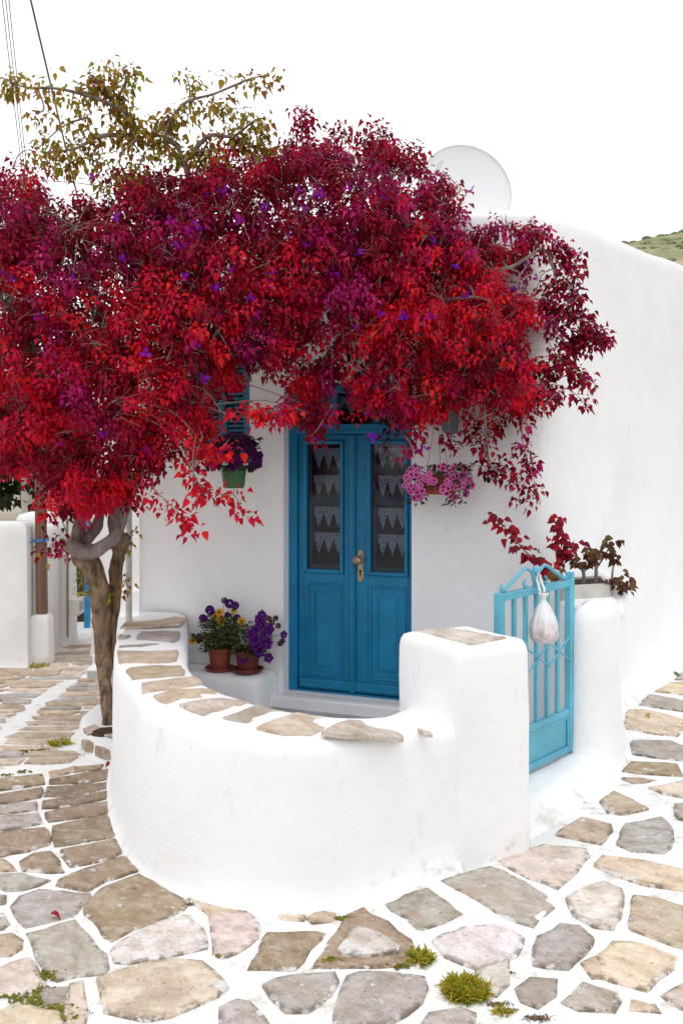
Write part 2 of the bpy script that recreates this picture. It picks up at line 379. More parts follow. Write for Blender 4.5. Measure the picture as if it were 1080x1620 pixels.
def stone(poly, col, parent, h=.011, name='stone', jit=.006, edge_in=.009, seg=.05, wash=.55, grow=.018, zfn=None):
    """poly: world points of the outline (with z); a low slab with broken, rounded edges"""
    P = [Vector(p) for p in poly]; k = len(P)
    area = sum(P[i].x * P[(i + 1) % k].y - P[(i + 1) % k].x * P[i].y for i in range(k))
    if area < 0: P.reverse()
    pts = []
    for i in range(k):
        a, b = P[i], P[(i + 1) % k]; n = max(1, min(6, int((b - a).length / seg)))
        for j in range(n): pts.append(a.lerp(b, j / n))
    # knock the corners off a little
    if zfn: c_ = sum(pts, Vector()) / len(pts)
    n = len(pts); sm = [pts[i] * .96 + (pts[i - 1] + pts[(i + 1) % n]) * .02 for i in range(n)]
    c = sum(sm, Vector()) / n
    out = []
    for p in sm:
        d = (p - c); L = max(d.length, 1e-4); d = d / L
        out.append(p + d * (grow + fbm(p * 13 + Vector((0, 0, 3.1)), 1, 4) * jit * 2.6))
    me_v, me_f, ed = [], [], []
    stp = random.uniform(-.003, .004)
    tilt = Vector((random.uniform(-.016, .016), random.uniform(-.012, .012), 0))
    rings = [(0, -.012, 1.0), (0, h * .55, 1.0), (edge_in, h, .75), (edge_in * 3.2, h * 1.05, 0.0)]
    for ins, z, e in rings:
        for p in out:
            d = p - c; L = max(d.length, 1e-4); q = c + d * max(.25, (L - ins) / L)
            me_v.append((q.x, q.y, q.z + z + (tilt.dot(q - c) if z > 0 else 0) + (fbm(q * 14, 1, 3) * .004 + stp if z > 0 else 0))); ed.append(e)
    me_v.append((c.x, c.y, c.z + h * 1.05)); ed.append(0)
    if zfn: me_v = [(x, y, z - c.z + zfn(x, y)) for x, y, z in me_v]
    for r in range(3):
        for i in range(n): me_f.append((r * n + i, r * n + (i + 1) % n, (r + 1) * n + (i + 1) % n, (r + 1) * n + i))
    for i in range(n): me_f.append((3 * n + i, 3 * n + (i + 1) % n, 4 * n))
    me = bpy.data.meshes.new(name); me.from_pydata(me_v, [], me_f); me.materials.append(M_stone)
    a = me.attributes.new('edge', 'FLOAT', 'POINT'); a.data.foreach_set('value', ed)
    o = link(name, me, parent)
    b = SC[col]; f = random.uniform(.88, 1.12); o.color = (b[0] * f, b[1] * f * random.uniform(.97, 1.03), b[2] * f * random.uniform(.94, 1.06), wash)
    return o
def zstreet(x, y): return .004 * fbm((x, y, 0), 3, 3)
def Z(x0, y0, s, pts): return [(x0 + a / s, y0 + b / s) for a, b in pts]
A1 = lambda *p: Z(0, 1180, 3.6, p)
A2 = lambda *p: Z(0, 1395, 3.6, p)
A3 = lambda *p: Z(260, 1395, 3.6, p)
A4 = lambda *p: Z(520, 1395, 3.6, p)
I = lambda *p: list(p)
ST = [
 ('t', A1((290,152),(420,122),(425,148),(300,178))), ('b', A1((432,126),(585,112),(560,138),(436,152))),
 ('d', A1((305,198),(635,140),(632,186),(500,208),(300,220))), ('d', A1((285,240),(600,212),(603,248),(450,275),(265,288))),
 ('d', A1((255,317),(606,268),(608,303),(420,345),(255,358))), ('b', A1((275,382),(606,327),(612,383),(460,410),(295,433))),
 ('b', A1((312,466),(600,405),(650,518),(500,545),(332,572))), ('b', A1((365,602),(648,542),(692,613),(560,660),(412,688))),
 ('b', I((100,1391),(139,1376),(194,1359),(222,1379),(167,1394),(152,1403),(143,1408),(92,1401))),
 ('b', A1((-90,215),(230,168),(236,222),(120,240),(-90,268))), ('b', A1((-90,300),(232,247),(214,298),(100,315),(-90,340))),
 ('g', A1((-90,358),(194,324),(198,368),(-90,404))), ('g', A1((-90,425),(208,392),(226,445),(100,465),(-90,492))),
 ('b', A1((-90,515),(242,472),(283,540),(268,568),(150,605),(-90,645))), ('b', A1((120,668),(200,622),(288,617),(355,718),(150,712))),
 ('t', A1((-80,668),(20,662),(80,712),(-80,716))),
 ('g', I((-20,1386),(33,1386),(75,1394),(55,1402),(36,1407),(14,1409),(-10,1399))),
 ('g', A2((88,140),(130,85),(230,50),(350,60),(488,77),(486,95),(430,160),(412,198),(270,235),(150,258),(98,190))),
 ('b', I((139,1440),(142,1426),(167,1406),(192,1396),(225,1384),(244,1394),(267,1414),(291,1431),(283,1441),(250,1455),(211,1470),(180,1487),(166,1480),(160,1464),(140,1448))),
 ('w', I((182,1506),(194,1493),(233,1471),(269,1456),(289,1450),(298,1450),(310,1470),(325,1495),(326,1501),(288,1507),(260,1512),(208,1526),(187,1523))),
 ('g', A2((165,302),(350,242),(428,222),(458,282),(540,382),(588,412),(600,488),(580,518),(430,543),(332,556),(272,500),(218,430),(203,370))),
 ('t', A2((-60,325),(60,312),(108,342),(112,383),(50,418),(-60,412))), ('g', A2((-60,185),(18,187),(27,240),(18,272),(-60,285))), ('g', A2((-60,75),(15,92),(17,123),(-60,140))),
 ('p', A2((-80,540),(0,512),(60,478),(150,452),(182,472),(218,540),(236,588),(160,626),(40,646),(-80,660))),
 ('s', A2((260,622),(378,612),(386,650),(376,716),(262,712),(225,660))), ('p', A2((402,602),(472,592),(486,700),(478,860),(404,860),(390,700))),
 ('o', A2((-80,790),(0,762),(100,707),(160,712),(298,762),(350,830),(340,900),(-80,900))),
 ('o', I((162,1551),(194,1540),(242,1529),(278,1522),(313,1529),(341,1546),(356,1566),(343,1577),(302,1591),(267,1606),(233,1611),(194,1607),(173,1600),(170,1584),(165,1567))),
 ('p', A3((260,207),(350,192),(480,202),(526,242),(508,320),(478,368),(420,398),(340,428),(293,398),(303,330),(278,270))),
 ('b', A3((602,302),(850,292),(900,302),(818,390),(778,450),(738,498),(495,493),(552,402))),
 ('b', I((497,1530),(516,1506),(538,1476),(551,1453),(576,1438),(584,1449),(612,1460),(623,1477),(643,1488),(648,1498),(651,1517),(654,1527),(617,1528),(537,1530))),
 ('n', A3((155,112),(200,84),(290,122),(370,150),(455,172),(440,188),(260,183),(212,150))),
 ('o', A3((662,200),(720,175),(788,192),(778,222),(682,218))), ('n', A3((825,213),(880,184),(955,192),(938,228),(852,236))),
 ('s', A3((575,602),(760,552),(946,538),(950,590),(918,650),(850,716),(818,736),(702,736),(645,660))),
 ('g', A4((112,552),(190,538),(370,543),(517,562),(527,620),(498,698),(430,758),(330,812),(32,812),(62,700),(92,620))),
 ('g', A3((412,684),(478,694),(528,762),(600,830),(340,860),(332,732))), ('g', A4((520,850),(600,764),(740,734),(826,764),(810,850))),
 ('g', A4((338,130),(558,48),(648,120),(745,184),(640,228),(540,267),(502,263),(442,205))),
 ('g', I((702,1395),(775,1372),(810,1388),(858,1415),(873,1435),(840,1465),(800,1454),(760,1425))),
 ('w', I((692,1492),(740,1471),(790,1466),(825,1487),(811,1514),(756,1533),(710,1514))), ('w', I((757,1540),(803,1521),(799,1554),(785,1578),(762,1564))),
 ('p', I((793,1362),(860,1337),(923,1343),(925,1357),(900,1389),(880,1405),(840,1389),(802,1370))),
 ('t', I((882,1322),(920,1297),(963,1308),(963,1317),(949,1336),(920,1329))), ('s', I((977,1337),(993,1306),(1044,1293),(1058,1307),(1063,1330),(1049,1350),(1000,1346))),
 ('o', I((942,1372),(956,1357),(1040,1371),(1110,1386),(1110,1414),(1020,1399),(976,1387))),
 ('w', I((902,1425),(920,1411),(955,1399),(980,1411),(980,1440),(969,1470),(940,1465),(911,1449))), ('t', I((1004,1421),(1040,1426),(1120,1449),(1120,1512),(1040,1486),(999,1471))),
 ('s', I((847,1515),(861,1488),(885,1467),(914,1469),(937,1487),(919,1510),(899,1533),(870,1533),(847,1526))),
 ('o', I((953,1517),(971,1494),(1020,1499),(1060,1518),(1058,1534),(1034,1549),(1021,1565),(980,1555),(955,1551))), ('n', I((924,1527),(940,1519),(949,1526),(951,1548),(936,1546))),
 ('s', I((819,1566),(840,1552),(878,1552),(869,1575),(850,1595),(826,1584))), ('g', I((892,1588),(925,1564),(970,1576),(978,1586),(966,1601),(918,1597))),
 ('o', I((1001,1584),(1034,1591),(1036,1601),(1001,1599))), ('p', I((1052,1576),(1110,1545),(1110,1610),(1062,1589))), ('g', I((1069,1276),(1110,1268),(1110,1306),(1073,1295))),
 ('t', I((954,1270),(970,1254),(1018,1280),(985,1289),(961,1286))), ('o', I((1029,1248),(1110,1234),(1110,1268),(1050,1257))), ('t', I((987,1233),(1030,1235),(1002,1240))),
 ('b', I((986,1221),(992,1206),(1065,1211),(1075,1228),(1030,1225))), ('g', I((1001,1174),(1060,1175),(1080,1183),(1078,1204),(1040,1200),(999,1194))),
 ('o', I((992,1124),(1016,1124),(1055,1132),(1078,1139),(1078,1152),(1070,1166),(1027,1160),(992,1154))), ('g', I((1015,1116),(1028,1101),(1055,1106),(1082,1112),(1078,1126),(1041,1120))),
 ('o', I((1034,1094),(1049,1082),(1105,1079),(1105,1102))), ('g', I((1058,1076),(1070,1066),(1110,1064),(1110,1075))),
]
for c, poly in ST:
    stone([pz(x, y) for x, y in poly], c, street, h=random.uniform(.006, .010), zfn=zstreet)
stone([pz(x, y) + Vector((0, 0, .012)) for x, y in A4((84,402),(132,312),(172,292),(270,332),(330,347),(366,390),(356,410),(230,428),(102,428))], 'w', street, h=.006)
# coursed stones of the alley, laid across the slope
Y = 5.30
def yy(x, Y0, dy): return Y0 + dy + (x + 2.2) * .10 + fbm((x * 2.2, Y0 * 1.3, 1), 1, 2) * .05
while Y < 8.7:
    hgt = random.uniform(.095, .16) * (1 if Y < 7.3 else 1.25)
    if Y < 5.56: segs = [(-3.7, -1.53)]
    elif Y < 7.35: segs = [(-3.7, -2.165 + .02 * fbm((Y, 0, 0), 3)), (-2.05 + .02 * fbm((Y, 0, 4), 3), -1.66 if Y < 6.2 else -1.52)]
    elif Y < 7.7: segs = [(-3.7, -2.03)]
    else: segs = [(-2.52, -2.04)]
    for xa_, xb_ in segs:
        cuts = [xa_]
        while cuts[-1] < xb_ - .2: cuts.append(cuts[-1] + random.uniform(.2, .62))
        cuts[-1] = xb_ + random.uniform(-.02, .02)
        if cuts[0] < -3: cuts[0] += random.uniform(0, .3)
        for x0, x1 in zip(cuts[:-1], cuts[1:]):
            g = random.uniform(.012, .022); x1 -= g
            if x1 - x0 < .07: continue
            cxm = (x0 + x1) / 2; e0, e1 = random.uniform(-.03, .03), random.uniform(-.03, .03); t0 = random.uniform(0, .035); b0 = random.uniform(0, .035)
            P = [(x0 + e0, yy(x0, Y, .01 + b0), 0), (cxm, yy(cxm, Y, .006), 0), (x1 + e1, yy(x1, Y, .01), 0), (x1 - e1, yy(x1, Y, hgt - g - t0), 0), (cxm, yy(cxm, Y, hgt - g), 0), (x0 - e0, yy(x0, Y, hgt - g), 0)]
            stone(P, random.choice('tntontgto') if cxm > -2.1 else random.choice('gtptgon'), street, h=random.uniform(.006, .013), jit=.004, seg=.12, edge_in=.006, wash=.12, grow=.0)
    Y += hgt
# the paving carries on outside the frame
for gi in range(-8, 12):
    for gj in range(0, 16):
        cx_, cy_ = gi * .36 + random.uniform(-.06, .06), 1.5 + gj * .3 + random.uniform(-.05, .05)
        px = CX + F * cx_ / cy_; py = HY + F * EYE / cy_
        if py < 1690 and -110 < px < 1190: continue
        if cx_ < -2.9 or cx_ > 3.3 or cy_ > 5.2: continue
        if px > 540 and cx_ < 1.6 and cy_ > 3.3: continue
        m_ = random.randint(5, 7)
        stone([(cx_ + .155 * random.uniform(.85, 1.1) * math.cos(a), cy_ + .125 * random.uniform(.85, 1.1) * math.sin(a), 0) for a in [2 * math.pi * q / m_ + random.uniform(-.2, .2) for q in range(m_)]], random.choice('ggptbwo'), street)

# ------------------------------------------------------------------ house
Lc = Vector((-1.5, 6.91, 0)); tv = Vector((.931, -.365, 0)).normalized(); nv = Vector((-.365, -.931, 0)).normalized()
rv = Vector((.57, .822, 0)).normalized(); rn = Vector((.822, -.57, 0)).normalized()
WL = 2.98; Rc = Lc + tv * WL
def Wf(s, o, z): p = Lc + tv * s + nv * o; return Vector((p.x, p.y, z))
DOOR = (1.19, 2.10, .13, 2.235); WIN = (.45, .93, 1.72, 2.62)
house = thing('house', 'whitewashed flat roofed house with a blue double door and rounded parapet', 'house', Lc + tv * 1.5)
path = []                                        # (point, outward normal, s on front wall or None, u on right wall)
bdir = -nv
for q in range(12): path.append((Lc + bdir * (6 - 5.9 * q / 11), -tv, None, 0))
rad = .07
for a in (15, 45, 75):
    c = Lc + tv * rad - nv * rad; n = (-tv * math.cos(R(a)) + nv * math.sin(R(a))).normalized(); path.append((c + n * rad, n, None, 0))
ss = sorted(set([round(x, 3) for x in list(np.arange(.1, 2.9, .09))] + [DOOR[0], DOOR[1], WIN[0], WIN[1]]))
ss = [x for i, x in enumerate(ss) if x in (*DOOR[:2], *WIN[:2]) or min(abs(x - y) for y in (*DOOR[:2], *WIN[:2])) > .03]
for x in ss:
    if x < WL - .2: path.append((Lc + tv * x, nv, x, 0))
rad = .16
c = Rc - tv * rad - nv * rad * .9
for a in (8, 26, 45, 64, 82):
    n = (nv * math.cos(R(a)) + rn * math.sin(R(a))).normalized(); path.append((c + n * rad * 1.0, n, None, 0))
for q in range(46): path.append((Rc + rv * (.2 + q * .22), rn, None, .2 + q * .22))
e0 = path[-1][0]; path.append((e0 - rn * 5, rv, None, 0)); path.append((path[0][0] + tv * .5, rv, None, 0))
zs = sorted(set([-.05, .02, .06] + [round(x, 2) for x in np.arange(.3, 3.1, .2)] + [DOOR[2], DOOR[3], WIN[2], WIN[3]]))
mb = MB(); rows = []
for p, n, s_, u in path:
    top = 3.29 if s_ is not None else (3.265 + min(.18, .055 * u) if u else 3.27)
    top += .018 * fbm(p, .9, 2)
    pr = [(0, z) for z in zs] + [(0, top - .12), (-.008, top - .055), (-.03, top - .018), (-.07, top), (-.14, top + .004), (-.2, top - .01), (-.235, top - .05), (-.24, 3.02)]
    if u:
        fl = {-.05: .22, .02: .17, .06: .10, .13: .045}
        pr = [(o + fl.get(z, 0) * (1 + .3 * fbm(p, 1.5, 2)), z) for o, z in pr]
    col = []
    for o, z in pr:
        q = p + n * o; q.z = z
        col.append(q + n * .007 * fbm(q, 1.3, 3))
    rows.append(col)
K = len(rows[0]); npth = len(rows)
vsx = [q for r_ in rows for q in r_]
fs = []
def in_open(s, z, O): return O[0] < s < O[1] and O[2] < z < O[3]
for i in range(npth):
    j = (i + 1) % npth
    for k in range(K - 1):
        s0, s1 = path[i][2], path[j][2]
        if s0 is not None and s1 is not None:
            sm, zm = (s0 + s1) / 2, (rows[i][k].z + rows[i][k + 1].z) / 2
            if k < len(zs) - 1 and (in_open(sm, zm, DOOR) or in_open(sm, zm, WIN)): continue
        fs.append((i * K + k, j * K + k, j * K + k + 1, i * K + k + 1))
mb.add(vsx, fs)
for O, dep in ((DOOR, .10), (WIN, .09)):           # reveals
    a = [Wf(O[0], .006, O[2]), Wf(O[1], .006, O[2]), Wf(O[1], .006, O[3]), Wf(O[0], .006, O[3])]
    b = [Wf(O[0], -dep, O[2]), Wf(O[1], -dep, O[2]), Wf(O[1], -dep, O[3]), Wf(O[0], -dep, O[3])]
    mb.add(a + b, [(0, 4, 5, 1), (1, 5, 6, 2), (2, 6, 7, 3), (3, 7, 4, 0)])
mb.build('wall', M_white, house, smooth=True, auto=50)
mb = MB(); mb.add([Vector((r_[-1].x, r_[-1].y, 3.03)) for r_ in rows], [tuple(range(npth))]); mb.build('roof', M_white2, house)
mb = MB(); mb.tube([Lc + Vector((-.04, -.045, z)) for z in (.2, 1, 2, 3.1)], .02, 8); mb.tube([Lc + Vector((-.035, .0, z)) for z in (.2, 3.1)], .012, 6)
mb.build('drainpipe', plain('pipe_grey', (.5, .47, .43), .7, .3, .2), house, smooth=True, auto=50)
mb = MB()                                          # plaster ledge round the corner
lp = []
for a in np.linspace(-25, 115, 12): lp.append(a)
for zr, off in ((2.40, 0.0), (2.43, .05), (2.47, .105), (2.53, .12), (2.585, .10), (2.605, .03), (2.61, -.08)):
    for a in lp:
        n = (nv * math.cos(R(a)) + rn * math.sin(R(a))).normalized(); q = c + n * (.165 + off * (1 - abs(a - 45) / 110)) + tv * (0.0)
        mb.v.append((q.x, q.y, zr))
for i in range(6):
    for j in range(11): mb.f.append((i * 12 + j, i * 12 + j + 1, (i + 1) * 12 + j + 1, (i + 1) * 12 + j)); mb.m.append(0)
mb.build('ledge', M_white, house, smooth=True)
# door step / sill
mb = MB(); mb.box(1.12, 2.16, .012, .09, .0, .126, Wf); mb.build('doorstep', M_white, house, bevel=.012, seg=3)
# door frame
FB, FT = .13, 2.232
mb = MB()
mb.box(1.185, 1.25, -.16, -.078, FB, FT, Wf); mb.box(2.09, 2.15, -.16, -.078, FB, FT, Wf)
mb.box(1.25, 2.09, -.16, -.079, 2.172, FT, Wf); mb.box(1.25, 2.09, -.16, -.074, 1.893, 1.953, Wf)
mb.box(1.25, 2.09, -.16, -.065, 1.936, 1.96, Wf)
mb.box(1.25, 2.09, -.17, -.082, FB - .02, .142, Wf)
mb.build('door_frame', M_blue, house, bevel=.005)
tr = MB(); tr.box(1.495, 1.54, -.14, -.096, 1.962, 2.17, Wf)
trans = tr.build('transom_window', M_blue, house, bevel=.004)
for a, b_ in ((1.252, 1.297), (1.80, 1.845), (2.044, 2.088)):
    tr = MB(); tr.box(a, b_, -.14, -.096, 1.962, 2.17, Wf); tr.build('mullion', M_blue, trans, bevel=.004)
mbg = MB(); mbg.box(1.298, 2.043, -.125, -.121, 1.964, 2.168, Wf); mbg.build('pane', M_glass, trans)
def lace(mb, s0, s1, z1, h, o, n=3):
    w = (s1 - s0) / n; band = h * .3
    for f_ in (.02, .36): mb.box(s0, s1, o + .001, o + .003, z1 - band * f_ - .004, z1 - band * f_, Wf)
    mb.add([Wf(s0, o, z1), Wf(s1, o, z1), Wf(s1, o, z1 - band), Wf(s0, o, z1 - band)], [(0, 3, 2, 1)])
    for i in range(n):
        a = s0 + i * w
        mb.add([Wf(a, o, z1 - band), Wf(a + w, o, z1 - band), Wf(a + w * .72, o + .002, z1 - h * .7), Wf(a + w * .5, o, z1 - h), Wf(a + w * .28, o + .002, z1 - h * .7)], [(0, 4, 3, 2, 1)])
mbl = MB(); lace(mbl, 1.3, 2.04, 2.15, .13, -.15, 8); mbl.build('lace_curtain', M_lace, trans)
mbd = MB(); mbd.add([Wf(1.26, -.3, 1.9), Wf(2.09, -.3, 1.9), Wf(2.09, -.3, 2.2), Wf(1.26, -.3, 2.2)], [(0, 1, 2, 3)]); mbd.build('transom_shade_backing', M_roomshade, trans)  # flat dark sheet behind the transom, painted as room shade
def leafdoor(a, b, g0, g1, p0, p1):
    """a..b leaf, g0..g1 glazed opening moulding, p0..p1 lower panel"""
    o1, o0 = -.105, -.145; zb, zt = .146, 1.89; gz0, gz1 = .945, 1.848
    m = MB()
    m.box(a, g0, o0, o1, zb, zt, Wf); m.box(g1, b, o0, o1, zb, zt, Wf)
    m.box(g0, g1, o0, o1, zb, gz0, Wf); m.box(g0, g1, o0, o1, gz1, zt, Wf)
    d = m.build('door_leaf', M_blue, house, bevel=.004)
    fr = MB(); w = .024                                       # raised glazing bead
    for (s0, s1, z0, z1) in ((g0, g0 + w, gz0, gz1), (g1 - w, g1, gz0, gz1), (g0 + w, g1 - w, gz0, gz0 + w), (g0 + w, g1 - w, gz1 - w, gz1)):
        fr.box(s0 + .0005, s1 - .0005, o0 - .01, o1 + .022, z0 + .0005, z1 - .0005, Wf)
    fr.build('glazing_bead', M_blue, d, bevel=.006, seg=3)
    mu = MB(); mz = (gz0 + gz1) / 2 + .045
    mu.box(g0 + w, g1 - w, -.15, -.128, mz - .03, mz + .03, Wf); mu.box(g0 + w, g0 + w + .03, -.15, -.128, gz0 + w, gz1 - w, Wf)
    mu.box(g0 + w + .03, g1 - w, -.15, -.128, gz0 + w, gz0 + w + .03, Wf)
    mu.build('inner_sash', plain('dim_blue_sash', (.02, .07, .13), .5, .3), d)
    gl = MB(); gl.box(g0 + w, g1 - w, -.122, -.118, gz0 + w, gz1 - w, Wf); gl.build('pane', M_glass, d)
    for zt_ in (gz1 - .05, gz1 - .235, mz - .045, mz - .225):
        lm = MB(); lace(lm, g0 + w + .03, g1 - w - .004, zt_, .145, -.165 + random.uniform(-.004, .004), 3); lm.build('lace_valance', M_lace, d)
    dm = MB(); nn = 14
    for q in range(nn + 1):
        s = g0 - .02 + (g1 - g0 + .04) * q / nn; o = -.19 + .006 * math.sin(q * 1.9)
        dm.v += [tuple(Wf(s, o, .8)), tuple(Wf(s, o, 1.95))]
    dm.f = [(2 * q, 2 * q + 2, 2 * q + 3, 2 * q + 1) for q in range(nn)]; dm.m = [0] * nn
    dm.build('room_shade_backing', M_roomshade, d, smooth=True)  # wavy backing sheet, interior darkness put into its colour
    pm = MB(); pz0, pz1 = .245, .875                          # sunk moulding and raised field
    for (s0, s1, z0, z1) in ((p0, p0 + .018, pz0, pz1), (p1 - .018, p1, pz0, pz1), (p0 + .018, p1 - .018, pz0, pz0 + .018), (p0 + .018, p1 - .018, pz1 - .018, pz1)):
        pm.box(s0, s1, o1 - .01, o1 + .011, z0, z1, Wf)
    pm.build('panel_moulding', M_blue, d, bevel=.007, seg=2)
    pf = MB(); e = .05; i1 = .075
    q0 = [Wf(p0 + e, o1 - .002, pz0 + e), Wf(p1 - e, o1 - .002, pz0 + e), Wf(p1 - e, o1 - .002, pz1 - e), Wf(p0 + e, o1 - .002, pz1 - e)]
    q1 = [Wf(p0 + i1, o1 + .013, pz0 + i1), Wf(p1 - i1, o1 + .013, pz0 + i1), Wf(p1 - i1, o1 + .013, pz1 - i1), Wf(p0 + i1, o1 + .013, pz1 - i1)]
    pf.add(q0 + q1, [(4, 5, 6, 7), (0, 1, 5, 4), (1, 2, 6, 5), (2, 3, 7, 6), (3, 0, 4, 7)]); pf.build('raised_panel', M_blue, d, bevel=.002)
    kb = MB(); kb.box(a + .012, b - .012, o1, o1 + .02, zb + .012, zb + .075, Wf); kb.build('weather_bar', M_blue, d, bevel=.012, seg=3)
    return d
dl = leafdoor(1.252, 1.652, 1.29, 1.588, 1.318, 1.572)
dr = leafdoor(1.656, 2.088, 1.757, 2.045, 1.772, 2.03)
ab = MB(); ab.box(1.634, 1.676, -.105, -.082, .15, 1.885, Wf); ab.box(1.643, 1.667, -.083, -.074, .15, 1.885, Wf); ab.build('meeting_strip', M_blue, dl, bevel=.004)
lk = MB(); ls = 1.708
lk.box(ls - .021, ls + .021, -.104, -.099, .90, 1.11, Wf); lk.build('lock_plate', M_brass, dr, bevel=.003)
kn = MB(); fr = Matrix((tv, Vector((0, 0, 1)), nv)).transposed()
kn.lathe(Wf(ls - .004, -.099, 1.045), [(.012, 0), (.012, .03), (.024, .036), (.031, .048), (.03, .06), (.02, .069), (.001, .071)], 18, fr); kn.build('knob', M_brass, dr, smooth=True)
kh = MB(); kh.lathe(Wf(ls + .001, -.0985, .968), [(.0085, 0), (.0085, .0012), (.0005, .0012)], 12, fr); kh.box(ls - .0035, ls + .0055, -.0985, -.0975, .94, .965, Wf)
for dz in (.908, 1.102):
    for ds in (-.014, .014): sw = MB(); sw.lathe(Wf(ls + ds, -.0985, dz), [(.0035, 0), (.0005, .002)], 6, fr); sw.build('screw', M_dark, dr)
kh.build('keyhole', M_dark, dr)
hg = MB()
hg.box(1.655, 1.664, -.081, -.076, .33, .38, Wf); hg.build('bolt', M_metal, dl)
# shuttered window half hidden in the leaves
wf = MB(); a, b_, z0, z1 = WIN
for (s0, s1, q0, q1) in ((a, a + .045, z0, z1), (b_ - .045, b_, z0, z1), (a + .045, b_ - .045, z0, z0 + .05), (a + .045, b_ - .045, z1 - .05, z1)): wf.box(s0, s1, -.10, -.03, q0, q1, Wf)
win = wf.build('window', M_shut, house, bevel=.005)
for s0, s1 in ((a + .047, (a + b_) / 2 - .001), ((a + b_) / 2 + .001, b_ - .047)):
    sm_ = MB()
    for (x0, x1, q0, q1) in ((s0, s0 + .03, z0 + .052, z1 - .052), (s1 - .03, s1, z0 + .052, z1 - .052), (s0 + .03, s1 - .03, z0 + .052, z0 + .1), (s0 + .03, s1 - .03, z1 - .1, z1 - .052)): sm_.box(x0, x1, -.085, -.05, q0, q1, Wf)
    zz = z0 + .1
    while zz < z1 - .12:
        sm_.hexa([Wf(s0 + .03, -.08, zz + .02), Wf(s1 - .03, -.08, zz + .02), Wf(s1 - .03, -.055, zz), Wf(s0 + .03, -.055, zz), Wf(s0 + .03, -.08, zz + .028), Wf(s1 - .03, -.08, zz + .028), Wf(s1 - .03, -.055, zz + .008), Wf(s0 + .03, -.055, zz + .008)]); zz += .032
    sm_.build('shutter', M_shut, win)

# plaster bench beside the door
bn = MB(); cs = []
def bench_pt(s, o, z): q = Wf(s, o, z); return q + Vector((0, 0, .006 * fbm(q, 3, 2)))
for s0 in np.linspace(.15, 1.10, 12):
    for o, z in ((0.01, .272), (.12, .276), (.23, .272), (.262, .258), (.275, .22), (.285, .1), (.29, -.02)): cs.append(bench_pt(s0, o, z))
bn.add(cs, [(i * 7 + k, (i + 1) * 7 + k, (i + 1) * 7 + k + 1, i * 7 + k + 1) for i in range(11) for k in range(6)])
end = len(bn.v) - 7; e2 = [bench_pt(1.125, o * .96, z - .012 if z > .1 else z) for o, z in ((0.01, .272), (.12, .276), (.22, .272), (.25, .25), (.26, .22), (.27, .1), (.275, -.02))]
e3 = [bench_pt(1.14, o * .9, -.02 if False else min(z, .24)) for o, z in ((0.01, .25), (.12, .25), (.2, .25), (.235, .235), (.245, .22), (.255, .1), (.26, -.02))]
b0 = bn.add(e2 + e3, []); 
for k in range(6): bn.f += [(end + k, b0 + k, b0 + k + 1, end + k + 1), (b0 + k, b0 + 7 + k, b0 + 8 + k, b0 + k + 1)]; bn.m += [0, 0]
bn.f.append((b0 + 7, b0 + 13, b0 + 12, b0 + 11, b0 + 10, b0 + 9, b0 + 8)); bn.m.append(0)
b1 = bn.add([Wf(1.14, .0, -.02)], []); bn.f.append((b0 + 7, b1, b0 + 13)); bn.m.append(0)
tag(bn.build('bench', M_white, smooth=True, auto=60), 'low white plaster bench holding two flower pots beside the blue door', 'bench')

# ------------------------------------------------------------------ curved terrace wall
outer = [(-1.485, 6.83, .625), (-1.42, 6.17, .665), (-1.325, 5.53, .70), (-1.222, 5.03, .71), (-1.121, 4.646, .71), (-.965, 4.234, .705), (-.822, 3.977, .695), (-.546, 3.723, .672),
         (-.340, 3.642, .66), (-.145, 3.622, .65), (.049, 3.697, .64), (.203, 3.80, .62), (.36, 3.90, .61), (.50, 3.985, .61)]
inner = [(-1.09, 6.73), (-.94, 5.84), (-.85, 5.28), (-.77, 4.80), (-.665, 4.47), (-.575, 4.32), (-.49, 4.245), (-.37, 4.165),
         (-.25, 4.10), (-.107, 4.05), (.04, 4.07), (.165, 4.15), (.26, 4.28), (.34, 4.40)]
oc = crom([(x, y, z) for x, y, z in outer], 6); ic = crom([(x, y, 0) for x, y in inner], 6)
def wtop(X, Y):
    best = min(range(len(oc)), key=lambda i: ((oc[i].x + ic[i].x) / 2 - X) ** 2 + ((oc[i].y + ic[i].y) / 2 - Y) ** 2); return oc[best].z
mb = MB(); nr = 0
for i in range(len(oc)):
    O = Vector((oc[i].x, oc[i].y, 0)); In = Vector((ic[i].x, ic[i].y, 0)); zt = oc[i].z + .006 * fbm(O, 2.2, 2)
    d = (In - O); W_ = d.length; d = d / W_
    pr = [(-.05, -.02), (-.022, .012), (.0, .05), (.008, .13), (.012, .25), (.016, .37), (.02, .48), (.022, zt - .075), (.028, zt - .04), (.042, zt - .015), (.07, zt - .002)]
    pr += [(W_ * f_, zt + .002) for f_ in (.3, .5, .7)] + [(W_ - .06, zt - .002), (W_ - .03, zt - .016), (W_ - .014, zt - .04), (W_ - .008, zt - .09), (W_, .3), (W_ + .01, .0)]
    nr = len(pr)
    for o, z in pr:
        q = O + d * o; q.z = z; nn = -d if o < W_ / 2 else d
        q += nn * (.014 * fbm(q, 1.6, 3) + .005 * fbm(q, 7, 3)) if z > .03 else Vector(); q.z += .004 * fbm(q, 5, 2) if z > .5 else 0
        mb.v.append(tuple(q))
k = len(oc)
mb.f = [(i * nr + j + 1, i * nr + j, (i + 1) * nr + j, (i + 1) * nr + j + 1) for i in range(k - 1) for j in range(nr - 1)]
mb.f = [f[::-1] for f in mb.f]; mb.m = [0] * len(mb.f)
cwall = thing('terrace_wall', 'low curved white terrace wall with flagstone coping ending in a square pillar', 'wall', (-.15, 3.8, 0))
mb.build('wall_body', M_white, cwall, smooth=True)
